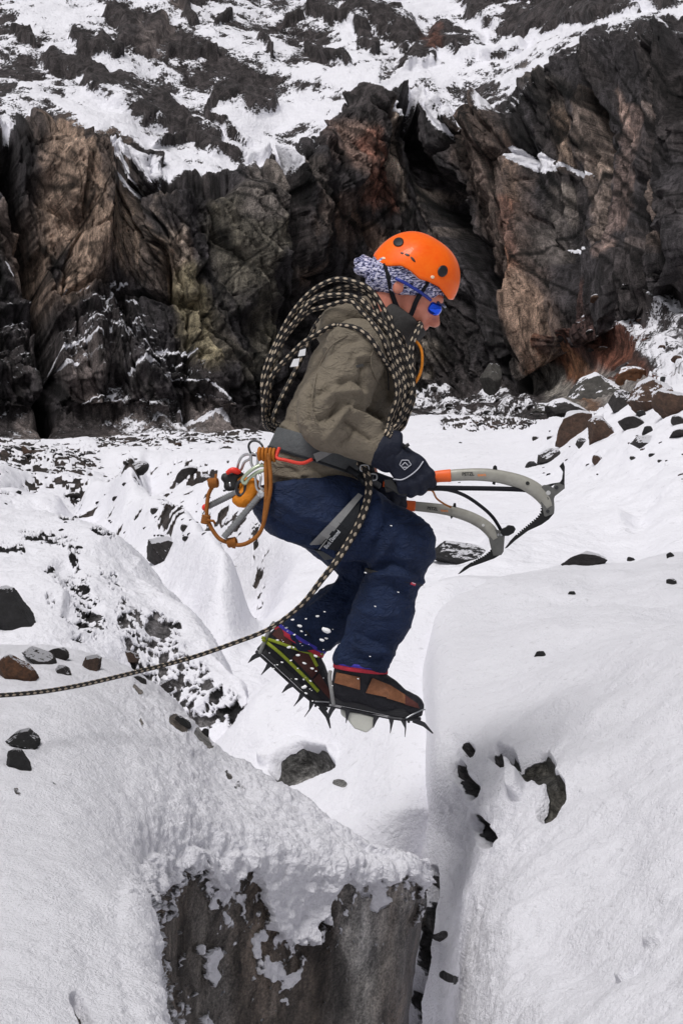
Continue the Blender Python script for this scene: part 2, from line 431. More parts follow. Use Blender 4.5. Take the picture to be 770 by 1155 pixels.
    # ---- rock colour (real colour zones of the rock)
    tone = np.ones(px.shape+(3,))*np.array([0.0155, 0.0145, 0.0155])
    def paint(pl, w, col, s=1.0, thr=-.2):
        m = smoothstep(w*1.15, w*.55, polydist(qx, qy, pl))*s
        m = m*smoothstep(thr-.15, thr+.25, fbm(W*np.array([.9, .5, .45])+w, 5, int(w)+len(pl)))
        nonlocal tone; tone = tone*(1-m[..., None]) + np.array(col)*m[..., None]
    brown = (0.088, 0.069, 0.056); grey = (0.12, 0.112, 0.105); olive = (0.108, 0.105, 0.082); rust = (0.045, 0.020, 0.014); pale = (0.18, 0.158, 0.138)
    paint([(90, 185), (100, 240), (60, 290)], 62, brown, 1, -.35)
    paint([(140, 250), (185, 300)], 38, (0.095, .078, .064), 1, -.3)
    paint([(10, 250), (30, 310)], 18, brown, .8)
    paint([(190, 230), (205, 290)], 9, pale, .8)
    paint([(262, 250), (285, 330), (275, 400)], 34, olive, 1, -.25)
    paint([(215, 320), (235, 400)], 26, (0.07, .065, .045), .9)
    paint([(285, 215), (270, 240)], 22, grey, .8)
    paint([(345, 200), (350, 300)], 20, brown, .9)
    paint([(375, 160), (420, 210)], 24, (0.075, .055, .048), .9)
    paint([(430, 150), (445, 230)], 16, pale, .9); paint([(480, 210), (498, 260)], 13, pale, .9)
    paint([(380, 240), (420, 290)], 24, (0.1, .07, .055), .7)
    paint([(540, 160), (575, 220), (600, 290), (630, 380)], 40, (0.088, .066, .053), 1, -.5)
    paint([(600, 390), (640, 440)], 36, (0.1, .1, .095), .9)
    paint([(640, 130), (650, 190)], 18, brown, .8)
    paint([(670, 110), (675, 180), (690, 280)], 10, (.17, .14, .12), .9, -.3)
    paint([(715, 130), (725, 260)], 14, (.12, .09, .08), .9); paint([(750, 160), (760, 280)], 12, (.12, .095, .08), .9)
    paint([(690, 340), (712, 380), (690, 420), (650, 420)], 22, rust, 1, -.3)
    paint([(730, 430), (765, 445)], 16, rust, 1, -.3)
    paint([(655, 420), (665, 450)], 16, (.10, .055, .03), .7)
    paint([(680, 440), (720, 450)], 22, (.1, .1, .1), .9)
    paint([(395, 170), (430, 230), (450, 300)], 14, (.085, .042, .032), .8, -.2); paint([(600, 250), (622, 330)], 14, (.12, .06, .04), .7, -.1); paint([(640, 380), (660, 430)], 14, (.09, .05, .03), .8)
    paint([(455, 430), (490, 400)], 22, (.09, .085, .075), .8)
    paint([(465, 20), (490, 50)], 12, rust, .6); paint([(300, 10), (315, 14)], 6, rust, .4)
    paint([(100, 430), (150, 450)], 40, (.05, .045, .045), .8)
    paint([(180, 20), (170, 45)], 22, (.05, .045, .045), .8)
    paint([(640, 230), (645, 300)], 14, grey, .8); paint([(700, 100), (705, 200), (715, 300)], 7, (.13, .10, .09), .9, -.3); paint([(735, 120), (742, 300)], 6, (.14, .12, .115), .9, -.3); paint([(600, 90), (640, 110)], 18, grey, .5)
    paint([(330, 170), (340, 200)], 14, grey, .8); paint([(20, 400), (30, 480)], 25, (.06, .055, .055), .9); paint([(130, 470), (250, 480)], 24, (.07, .065, .065), .9)
    # black water streaks (stains)
    st = smoothstep(.10, .42, ridged(np.stack([gx*.75+gz*.12, gz*0, gz*.12+gx*.02], -1), 4, 71, .6))
    tone = tone*(1-.7*(st*wall)[..., None]) + np.array([.012, .012, .014])*(.7*st*wall)[..., None]
    lt = smoothstep(.35, .75, fbm(W*np.array([1.6, .6, .8]), 5, 72))*wall
    tone = tone*(1+1.3*lt[..., None])
    tone = tone*2.7*np.array([1.09, 1.0, .95])
    vs_ = vridge(us*.8+wn2*.3, gz*.10, 7, 171, .7); tone = tone*(.45+1.6*smoothstep(-.25, .5, vs_*wall+(1-wall)*.3))[..., None]
    for sd_, sx_, sz_, ln_ in ((301, .9, .07, .45), (302, 1.2, .10, .8), (303, .5, .12, -.45), (304, 1.8, .1, .3)):      # thin dark joints
        nn_ = fbm(np.stack([(gx+ln_*gz)*sx_+wf*.05, 0*gx, gz*sz_], -1), 2, sd_)
        tone = tone*(1-.8*smoothstep(.035, .008, np.abs(nn_))*wall)[..., None]
    # cracks follow the facets: darker joints
    ck = smoothstep(0.05, 0.0, f2-f1)*.4
    tone = tone*(1-ck[..., None])
    m = terrain_mat("cliff_rock_and_snow", dirt=.0, k=.55, grain=9, gdist=.045, brk=(2.2, 11.0), streak=(1.0, 1.0, .35), slope=.2)
    o = mesh_np("cliff", W2.reshape(-1, 3), grid_faces(NR, NC), m, attrs={'snow': np.clip(snow, -1, 1.5).ravel(), 'tone': tone.reshape(-1, 3)})
    tag(o, kind='structure'); SHEETS['cliff'] = W2
make_cliff()

# ------------------------------------------------------------------ SETTING: snow sheets
def sheet(name, cx, rows, nr, nc, relief, paintf, mat, rowdense=None):
    A = np.array(cols(cx, rows), float); A[..., 2] = np.log(A[..., 2])
    A = crom(A, 160, 0)
    d = np.linalg.norm(np.diff(A[:, :, :2].mean(1), axis=0), axis=1)+0.5
    vis = 1.0
    s = np.concatenate([[0], np.cumsum(d)]); s /= s[-1]
    idx = np.interp(np.linspace(0, 1, nr), s, np.arange(160)); i0 = np.minimum(idx.astype(int), 158); ff = (idx-i0)[:, None, None]
    A = A[i0]*(1-ff)+A[i0+1]*ff
    A = crom(A, 300, 1)
    cm = A[nr//2, :, 0]; w = np.where((cm[:-1] > -20) & (cm[:-1] < 790), 1.0, 0.25)*np.abs(np.diff(cm))+.02
    s = np.concatenate([[0], np.cumsum(w)]); s /= s[-1]
    idx = np.interp(np.linspace(0, 1, nc), s, np.arange(300)); j0 = np.minimum(idx.astype(int), 298); ff = (idx-j0)[None, :, None]
    A = A[:, j0]*(1-ff)+A[:, j0+1]*ff
    px, py, Y = A[..., 0], A[..., 1], np.exp(A[..., 2])
    W = toW(px, py, Y); n = normals(W)
    snow, tone = paintf(px, py, W)
    W2 = W + n*relief(px, py, W, snow)[..., None]
    o = mesh_np(name, W2.reshape(-1, 3), grid_faces(nr, nc), mat, attrs={'snow': snow.ravel(), 'tone': tone.reshape(-1, 3)})
    tag(o, kind='structure'); SHEETS[name] = W2
    return o
def stones(W, sc, D, seed=1, size=.55):        # scattered stones poking through: cells whose random id is under density D
    d1, d2, idn = worley(W*sc+.25*fbm(W*sc*1.5, 2, seed)[..., None], seed)
    return smoothstep(size, size*.72, d1+.25*fbm(W*sc*3, 2, seed+3))*(idn < D)
def const(px, c): return np.ones(px.shape+(3,))*np.array(c)
DARK = (0.02, 0.019, 0.021)
def dab(px, py, pts, w, W=None, amp=0., sc=3., seed=1):
    d = polydist(px, py, pts)
    if amp: d = d + amp*fbm(W*sc, 4, seed)
    return smoothstep(w*1.25, w*.6, d)

# far snow field
FX = [-420, -200, 0, 120, 250, 330, 400, 460, 520, 600, 660, 715, 770, 900, 1100]
rows = [
 [(760, 12), (760, 12), (760, 12), (800, 11), (850, 10.5), (860, 10.5), (860, 10.5), (850, 11), (840, 11), (820, 11), (810, 11), (800, 11), (800, 11), (800, 11), (800, 11)],
 [(680, 14), (680, 14), (690, 14), (700, 13), (720, 12.5), (730, 12.5), (720, 12.5), (700, 13), (690, 13), (680, 13), (670, 13), (670, 13), (670, 13), (670, 13), (670, 13)],
 [(600, 18), (600, 18), (610, 18), (615, 17), (630, 16), (640, 15.5), (640, 15), (635, 15), (630, 15), (630, 15), (640, 14.5), (640, 14.5), (620, 14.5), (600, 14), (600, 14)],
 [(560, 22), (560, 22), (565, 22), (568, 22), (570, 21), (575, 20), (575, 20), (575, 20), (580, 19), (590, 18), (585, 18), (575, 17.5), (560, 17), (540, 17), (540, 17)],
 [(530, 28), (530, 28), (532, 28), (533, 28), (528, 28), (530, 27), (530, 27), (530, 27), (535, 25), (545, 23), (535, 22), (515, 21), (500, 20), (480, 20), (470, 20)],
 [(508, 35), (508, 35), (507, 35), (505, 36), (503, 36), (503, 35), (500, 35), (495, 34), (497, 32), (510, 28), (490, 25), (468, 24), (455, 23), (440, 23), (430, 23)],
 [(498, 42), (498, 42), (497, 43), (491, 43), (489, 43), (490, 43), (480, 43), (471, 42), (468, 40), (472, 34), (466, 29), (445, 27), (436, 26), (420, 26), (410, 26)],
 [(530, 47), (530, 47), (530, 47), (530, 48), (530, 48), (530, 47), (530, 47), (520, 47), (520, 46), (520, 40), (500, 34), (485, 31), (475, 30), (460, 30), (450, 30)],
 [(600, 50), (600, 50), (600, 50), (600, 50), (600, 50), (600, 50), (600, 50), (600, 50), (600, 50), (600, 44), (600, 38), (600, 34), (600, 33), (600, 33), (600, 33)],
]
def far_relief(px, py, W, snow):
    s = W[..., 1:2]/20
    lf = smoothstep(340, 200, px)
    r = (.10+.16*lf)*fbm(W*np.array([.5, .35, .5]), 4, 3) + (.045+.05*lf)*fbm(W*np.array([2.2, 1.2, 2.2]), 4, 5) + .02*fbm(W*6, 3, 6)
    r = r + .05*smoothstep(.6, .2, snow)
    for pl, w, a in [([(40, 548), (120, 540), (210, 560), (290, 620)], 26, .55), ([(150, 590), (200, 625), (250, 690)], 24, -.45), ([(230, 610), (290, 660)], 20, .35), ([(0, 590), (60, 580)], 16, -.3), ([(170, 520), (260, 530)], 9, .35), ([(100, 560), (150, 575)], 12, -.35), ([(520, 560), (600, 590)], 30, .12), ([(560, 620), (700, 600)], 16, -.15)]:
        d_ = polydist(px, py, pl)+5*fbm(W*.9, 3, 8); r = r + a*np.exp(-(np.maximum(d_, 0)/w)**2)
    right = smoothstep(600, 680, px)*smoothstep(650, 560, py)
    r = r + right*.14*fbm(W*1.3, 4, 11)
    return r
def far_paint(px, py, W):
    nz = fbm(W*np.array([1.6, .8, 1.6]), 5, 21)
    sn = .95 + .25*nz
    den = np.zeros_like(px)
    for pl, w, a in [([(-200, 505), (20, 508), (90, 515)], 9, .62), ([(115, 497), (200, 493), (290, 494)], 5, .75), ([(500, 475), (560, 474), (600, 476)], 4, .8), ([(90, 520), (110, 545)], 12, .45),
                     ([(170, 500), (200, 498)], 4, .4), ([(660, 470), (700, 455)], 6, .3)]:
        den = np.maximum(den, a*.8*dab(px, py, pl, w*1.6, W, 6, 2))
    for pl, w in [([(190, 620), (200, 632)], 8), ([(250, 560), (270, 566)], 3), ([(195, 575), (235, 560)], 4), ([(285, 580), (290, 600)], 2), ([(60, 545), (90, 560)], 5), ([(170, 590), (230, 600)], 6), ([(130, 570), (160, 590)], 4), ([(215, 520), (250, 530)], 5), ([(30, 530), (60, 540)], 4)]:
        den = np.maximum(den, .75*dab(px, py, pl, w*1.5, W, 8, 3))
    den = np.maximum(den, .05*smoothstep(330, 250, px)*smoothstep(680, 600, py))
    for sc, sd in ((3.2, 11), (6, 12), (11, 13)):
        sn = sn - .85*stones(W*np.array([1, .6, 1.3]), sc, den, sd)
    return sn, const(px, (.04, .03, .026))
M_far = terrain_mat("snow_far_field", k=.30, grain=24, gdist=.012, brk=(2.5, 10))
sheet("snow_field", FX, rows, 620, 900, far_relief, far_paint, M_far)

# mid left mound
MX = [-420, -220, -60, 0, 60, 110, 150, 195, 240, 272, 290, 315]
rows = [
 [(760, 17)]*4+[(780, 16.5), (790, 16), (800, 15), (830, 14), (860, 13), (880, 12.5), (900, 12), (960, 12)],
 [(600, 14), (600, 14), (605, 14), (605, 14), (610, 13.8), (625, 13.5), (655, 13), (705, 12.3), (755, 11.5), (800, 11), (840, 10.8), (900, 10.6)],
 [(558, 12.6), (562, 12.6), (568, 12.6), (571, 12.6), (576, 12.4), (592, 12), (628, 11.6), (676, 11), (724, 10.4), (768, 9.9), (808, 9.6), (880, 9.5)],
 [(600, 11.6), (605, 11.6), (605, 11.6), (608, 11.5), (612, 11.3), (628, 11), (655, 10.9), (702, 10.4), (745, 10.0), (785, 9.6), (820, 9.4), (900, 9.4)],
 [(660, 10.4), (660, 10.4), (660, 10.4), (660, 10.3), (665, 10.2), (680, 10.3), (705, 10.25), (745, 10.0), (780, 9.75), (810, 9.45), (840, 9.3), (920, 9.3)],
 [(740, 9.4), (740, 9.4), (740, 9.4), (740, 9.3), (745, 9.3), (760, 9.5), (790, 9.6), (820, 9.6), (840, 9.5), (860, 9.3), (870, 9.25), (950, 9.2)],
 [(900, 8.3), (900, 8.3), (900, 8.3), (900, 8.3), (900, 8.3), (900, 8.5), (920, 8.7), (930, 8.9), (940, 8.9), (950, 8.9), (960, 8.9), (1000, 8.9)],
]
def mid_relief(px, py, W, snow):
    r = .08*fbm(W*1.1, 4, 33) + .03*fbm(W*4, 4, 35) + .012*fbm(W*12, 3, 37) + .045*ridged(W*np.array([2.5, 2.5, 1.2]), 3, 36)*smoothstep(60, 160, px)
    r = r - .045*dab(px, py, [(78, 640), (98, 690)], 18, W, 14, 3) - .03*smoothstep(.6, .3, snow)
    return r
def mid_paint(px, py, W):
    sn = .95 + .28*fbm(W*3, 4, 41); den = np.zeros_like(px)
    for pl, w, a in [([(60, 608), (90, 622)], 5, .6), ([(78, 618), (90, 634)], 5, .8), ([(86, 650), (102, 690), (112, 705)], 11, .62), ([(90, 710), (80, 690)], 9, .3),
                     ([(0, 620), (25, 622)], 4, .6), ([(70, 578), (88, 586)], 2.5, .8), ([(110, 594), (122, 605)], 4, .6), ([(50, 665), (60, 672)], 5, .3),
                     ([(145, 705), (165, 745), (180, 780)], 15, .6), ([(180, 715), (205, 760), (222, 800)], 17, .62), ([(225, 755), (248, 800)], 10, .5), ([(60, 640), (75, 660)], 8, .4), ([(30, 600), (60, 612)], 5, .5), ([(120, 640), (140, 680)], 6, .35),
                     ([(262, 800), (270, 830)], 8, .8), ([(250, 775), (280, 800)], 6, .5), ([(140, 700), (150, 720)], 5, .5)]:
        den = np.maximum(den, a*dab(px, py, pl, w*1.35, W, 9, 3, 44))
    for sc, sd in ((5, 11), (10, 12), (20, 13), (36, 14)):
        sn = sn - .8*stones(W*np.array([1.3, 1, .8]), sc, den*.75, sd)
    sn = sn - .42*np.maximum(0, den-.35)*(1+.8*fbm(W*9, 4, 45))
    t = const(px, (.02, .018, .02)); g = dab(px, py, [(150, 700), (190, 750), (240, 800)], 40)[..., None]
    t = t*(1-g)+np.array([.17, .16, .165])*g
    e = dab(px, py, [(250, 780), (272, 830)], 16)[..., None]
    return sn, t*(1-e)+np.array(DARK)*e
M_mid = terrain_mat("snow_mid", k=.42, grain=55, gdist=.008, brk=(6, 22))
sheet("snow_mound", MX, rows, 560, 620, mid_relief, mid_paint, M_mid)

# bright centre mound behind the crevasse
BX = [200, 235, 262, 285, 310, 350, 400, 450, 500, 540, 600]
rows = [
 [(1000, 12)]*4+[(960, 12), (900, 12), (880, 12), (860, 12), (850, 12), (850, 12), (850, 12)],
 [(900, 9.6), (880, 9.6), (850, 9.6), (825, 9.6), (800, 9.6), (770, 9.8), (735, 10), (708, 10), (692, 10), (690, 10.2), (705, 10)],
 [(880, 8.9), (850, 8.9), (822, 8.9), (793, 8.9), (768, 9.0), (735, 9.1), (702, 9.3), (674, 9.4), (657, 9.45), (655, 9.6), (670, 9.5)],
 [(900, 8.6), (875, 8.6), (845, 8.6), (822, 8.6), (805, 8.6), (785, 8.6), (770, 8.5), (760, 8.48), (750, 8.7), (750, 8.8), (750, 8.8)],
 [(940, 8.4), (920, 8.4), (890, 8.4), (870, 8.35), (862, 8.3), (858, 8.2), (850, 7.85), (840, 7.5), (830, 7.58), (830, 7.9), (830, 8.2)],
 [(1000, 7.9), (980, 7.9), (950, 7.8), (930, 7.7), (920, 7.6), (915, 7.5), (910, 7.25), (900, 7.02), (900, 7.1), (900, 7.35), (900, 7.5)],
 [(1150, 7.2), (1120, 7.2), (1100, 7.1), (1050, 7), (1000, 7), (990, 6.95), (985, 6.9), (980, 6.9), (980, 7), (980, 7), (980, 7)],
 [(1400, 6.8), (1400, 6.8), (1400, 6.7), (1400, 6.6), (1400, 6.6), (1400, 6.6), (1400, 6.6), (1400, 6.6), (1400, 6.7), (1400, 6.8), (1400, 6.8)],
]
def bc_relief(px, py, W, snow):
    r = .035*fbm(W*1.6, 3, 53) + .012*fbm(W*6, 4, 55) + .004*fbm(W*22, 3, 57)
    r = r*smoothstep(480, 420, px)
    r = r - .10*smoothstep(-5, 5, polysd(px, py, [(306, 868), (316, 857), (345, 847), (371, 850), (375, 864), (350, 873), (318, 885)])) - .05*dab(px, py, [(382, 884)], 9)
    r = r + .04*dab(px, py, [(300, 855), (340, 842), (372, 850)], 9)
    return r
def bc_paint(px, py, W):
    sn = 1.0+.12*fbm(W*4, 4, 56)
    up = smoothstep(848, 856, py + .02*(px-345)**2*.12)
    hole = smoothstep(-2.5, 2.5, polysd(px+3*fbm(W*6, 3, 58), py+3*fbm(W*6, 3, 48), [(306, 868), (316, 857), (345, 847), (371, 850), (375, 864), (350, 873), (318, 885)]))
    sn = sn - 1.1*hole - .9*dab(px, py, [(379, 884), (388, 886)], 5, W, 3, 8, 58)
    t = const(px, (.18, .175, .17))
    return sn, t
M_bc = terrain_mat("snow_centre", k=.22, grain=80, gdist=.0045, brk=(7, 30))
sheet("snow_bank", BX, rows, 460, 460, bc_relief, bc_paint, M_bc)

# right slope and crevasse gully
RX = [425, 462, 478, 492, 512, 530, 548, 580, 640, 700, 770, 900, 1150]
rows = [
 [(880, 16)]*3+[(850, 16), (830, 16)]+[(800, 16)]*8,
 [(760, 13), (720, 13), (690, 13), (690, 13), (680, 13), (680, 13), (680, 13), (675, 13), (670, 13), (665, 13), (655, 13), (630, 13), (620, 13)],
 [(740, 10.6), (688, 9.8), (668, 10.1), (660, 10), (655, 10), (652, 10), (650, 10), (646, 10), (642, 10), (640, 10), (630, 10), (605, 10), (590, 10)],
 [(770, 9.5), (742, 8.98), (732, 8.9), (728, 8.6), (722, 8.5), (720, 8.5), (718, 8.5), (715, 8.5), (708, 8.4), (700, 8.2), (690, 8), (660, 7.7), (640, 7.5)],
 [(830, 8.5), (810, 8.0), (805, 7.9), (802, 7.5), (798, 7.4), (796, 7.35), (795, 7.3), (790, 7.2), (780, 7.0), (770, 6.8), (755, 6.5), (720, 6.2), (700, 6)],
 [(890, 7.8), (876, 7.32), (872, 7.2), (872, 6.9), (875, 6.75), (878, 6.55), (880, 6.4), (880, 6.25), (872, 6.1), (860, 5.9), (845, 5.6), (810, 5.3), (780, 5.1)],
 [(960, 7.4), (945, 7.2), (938, 7.0), (940, 6.9), (950, 6.75), (965, 6.35), (970, 6.05), (975, 5.75), (970, 5.5), (960, 5.3), (945, 5.0), (900, 4.8), (860, 4.6)],
 [(1020, 7.0), (1015, 6.9), (1015, 6.75), (1018, 6.65), (1030, 6.5), (1050, 5.75), (1060, 5.45), (1070, 5.1), (1070, 4.9), (1060, 4.7), (1050, 4.5), (1010, 4.3), (960, 4.1)],
 [(1110, 6.6), (1110, 6.5), (1110, 6.4), (1115, 6.3), (1125, 6.1), (1145, 5.2), (1155, 4.95), (1165, 4.65), (1170, 4.4), (1165, 4.2), (1160, 4.0), (1130, 3.8), (1080, 3.6)],
 [(1300, 6.1), (1300, 6.0), (1300, 5.9), (1300, 5.8), (1300, 5.6), (1320, 4.7), (1330, 4.4), (1340, 4.1), (1350, 3.8), (1350, 3.6), (1350, 3.4), (1340, 3.2), (1300, 3.1)],
]
HOLES = [([(517, 868), (523, 880), (530, 893)], 8, 1), ([(528, 845), (531, 850)], 5, 1), ([(562, 855), (574, 860)], 8, 1), ([(596, 872), (610, 866), (618, 880)], 13, 1), ([(622, 925), (632, 912), (634, 900)], 10, 1),
         ([(541, 930), (550, 940), (556, 950)], 9, 1)]
def rs_relief(px, py, W, snow):
    r = .13*fbm(W*.8, 3, 63) + .035*fbm(W*3, 4, 65) + .03*fbm(W*np.array([2.5, 1.2, 6]), 3, 71)*smoothstep(540, 620, px) + .007*fbm(W*18, 3, 59)
    # wind ripples running down-left
    rp = fbm(np.stack([(W[..., 0]+W[..., 2])*2.2, W[..., 1]*.6, (W[..., 2]-W[..., 0])*3.5], -1), 3, 66)
    r = r*smoothstep(490, 620, px)+.03*fbm(W*2.5, 4, 72)*smoothstep(480, 500, px)
    r = r + .010*rp*smoothstep(520, 600, px)
    r = r + .016*(fbm(W*16, 3, 67))*smoothstep(650, 560, px)*smoothstep(800, 850, py)*smoothstep(470, 520, px)
    for pl, w, a in HOLES:
        r = r - .075*dab(px, py, pl, w*1.1, W, 2.5, 9, 60)
    hx = smoothstep(500, 515, px)*smoothstep(660, 630, px)*smoothstep(830, 850, py)*smoothstep(1000, 950, py)
    r = r + .014*hx*ridged(W*4, 3, 69) + .016*hx*fbm(W*10, 4, 58)
    r = r + .05*dab(px, py, [(585, 880), (590, 905)], 7)
    r = r - .30*dab(px, py, [(488, 980), (480, 1060), (472, 1110), (465, 1170)], 5.5, W, 6, 7, 75)
    # nearer slab edge at lower right
    e = py - (1155-(px-590)*.78)
    r = r + .045*smoothstep(-10, 10, e + 10*fbm(W*5, 3, 68))*smoothstep(570, 620, px)
    for x, y, s in [(738, 1068, 14), (705, 1108, 9)]:
        r = r + .02*dab(px, py, [(x, y), (x+s*.6, y-3)], s*.7, W, 4, 14)
    for pl in [[(470, 930), (478, 985), (470, 1080), (462, 1150)]]:
        r = r + .02*dab(px, py, pl, 14)*fbm(W*9, 4, 70)
    return r
def rs_paint(px, py, W):
    sn = 1.0+.10*fbm(W*3, 4, 64)
    for pl, w, a in HOLES:
        sn = sn - 1.15*dab(px, py, pl, w*1.12, W, 3, 9, 61)
    for pl, w, a in [([(492, 1057), (500, 1052)], 4, .9), ([(500, 1100), (512, 1106)], 6, .9), ([(474, 1045), (478, 1040)], 4, .6), ([(640, 745), (648, 742)], 0.1, .3),
                     ([(488, 985), (480, 1060), (472, 1110), (465, 1170)], 6.5, .9)]:  # last strip: shade of the slot beside the ice wall, painted dark
        sn = sn - a*dab(px, py, pl, w, W, 3, 8, 62)
    t = const(px, (.055, .052, .055))
    m = dab(px, py, [(596, 872), (612, 870), (630, 915)], 24)[..., None]
    return sn, t*(1-m)+np.array([.10, .095, .085])*m
M_rs = terrain_mat("snow_right_slope", k=.22, grain=120, gdist=.0065, brk=(9, 34))
sheet("snow_slope", RX, rows, 900, 700, rs_relief, rs_paint, M_rs)

# foreground left glacier block with the ice wall
GX = [-420, -200, -60, 20, 90, 140, 165, 190, 215, 250, 300, 350, 400, 440, 465, 480]
rows = [
 [(1100, 8)]*5+[(1120, 8), (1130, 8), (1150, 8), (1170, 8), (1200, 8), (1200, 8), (1200, 8), (1180, 8), (1150, 8), (1130, 8), (1130, 8)],
 [(770, 6.8), (770, 6.8), (775, 6.8), (775, 6.8), (785, 6.8), (805, 6.8), (825, 6.8), (845, 6.8), (870, 6.7), (910, 6.6), (960, 6.5), (990, 6.4), (1010, 6.35), (1020, 6.3), (1020, 6.3), (1020, 6.35)],
 [(715, 6.0), (720, 6.0), (726, 6.0), (730, 6.0), (736, 6.0), (750, 6.0), (764, 6.0), (783, 5.95), (803, 5.9), (838, 5.85), (872, 5.75), (903, 5.7), (940, 5.65), (962, 5.65), (970, 5.68), (974, 5.75)],
 [(780, 5.3), (785, 5.3), (790, 5.3), (795, 5.3), (800, 5.35), (812, 5.4), (822, 5.4), (838, 5.4), (853, 5.4), (882, 5.45), (906, 5.45), (928, 5.48), (952, 5.52), (968, 5.56), (974, 5.62), (978, 5.72)],
 [(860, 4.7), (865, 4.7), (870, 4.7), (875, 4.7), (880, 4.75), (890, 4.85), (895, 4.9), (900, 4.98), (907, 5.05), (925, 5.15), (938, 5.25), (951, 5.34), (963, 5.44), (973, 5.52), (978, 5.6), (982, 5.72)],
 [(940, 4.25), (945, 4.25), (950, 4.25), (955, 4.25), (958, 4.3), (963, 4.45), (960, 4.65), (958, 4.82), (962, 4.95), (966, 5.08), (970, 5.2), (976, 5.3), (978, 5.42), (981, 5.51), (985, 5.6), (990, 5.72)],
 [(1020, 3.85), (1025, 3.85), (1030, 3.85), (1035, 3.85), (1035, 3.9), (142, 1030, 4.05), (172, 1012, 4.6), (196, 1000, 4.88), (218, 996, 4.99), (1002, 5.11), (1008, 5.23), (1010, 5.33), (1012, 5.44), (1014, 5.53), (1018, 5.62), (1022, 5.74)],
 [(1110, 3.5), (1115, 3.5), (1120, 3.5), (1125, 3.5), (1125, 3.55), (160, 1105, 3.75), (178, 1085, 4.6), (200, 1075, 4.92), (220, 1070, 5.03), (1075, 5.14), (1080, 5.26), (1080, 5.36), (1085, 5.47), (438, 1085, 5.56), (460, 1090, 5.66), (472, 1095, 5.78)],
 [(1210, 3.2), (1215, 3.2), (1220, 3.2), (1225, 3.2), (1230, 3.25), (192, 1200, 3.5), (205, 1180, 4.5), (210, 1160, 4.95), (225, 1160, 5.06), (1160, 5.17), (1160, 5.29), (1160, 5.39), (1160, 5.5), (434, 1165, 5.6), (453, 1170, 5.7), (464, 1170, 5.82)],
 [(1370, 2.85), (1375, 2.85), (1380, 2.85), (1380, 2.85), (1380, 2.9), (235, 1380, 3.3), (235, 1380, 4.4), (235, 1380, 4.95), (240, 1380, 5.06), (1380, 5.2), (1380, 5.32), (1380, 5.42), (1380, 5.55), (430, 1380, 5.65), (445, 1380, 5.75), (455, 1380, 5.85)],
]
FR_PTS = [(112, 1060), (140, 1040), (160, 1018), (182, 994), (205, 974), (222, 962), (228, 985), (245, 1000), (262, 985), (285, 975), (296, 1010), (306, 1050), (325, 1060), (345, 1050), (362, 1030), (376, 1000), (388, 980), (398, 1000), (404, 985), (420, 985), (440, 992), (460, 985), (474, 1000), (492, 985), (492, 900), (100, 900), (100, 1030)]
def wall_mask(px, py, W):       # positive on bare ice, pixels from the fringe
    d = 13*fbm(W*8, 3, 81)+12*fbm(W*30, 4, 82)
    top = -polysd(px+d, py+d*1.2, FR_PTS)
    # left edge: the near lobe
    lobe = px - np.interp(py, [990, 1030, 1060, 1120, 1160, 1260], [150, 147, 157, 170, 180, 205])
    d = d*smoothstep(0, 1, (px-100)/100)
    m = smoothstep(935, 968, py)*smoothstep(112, 135, px)
    return -50*(1-m)+m*np.minimum(top, np.where(py > 1025, lobe-2+d*.3, top))
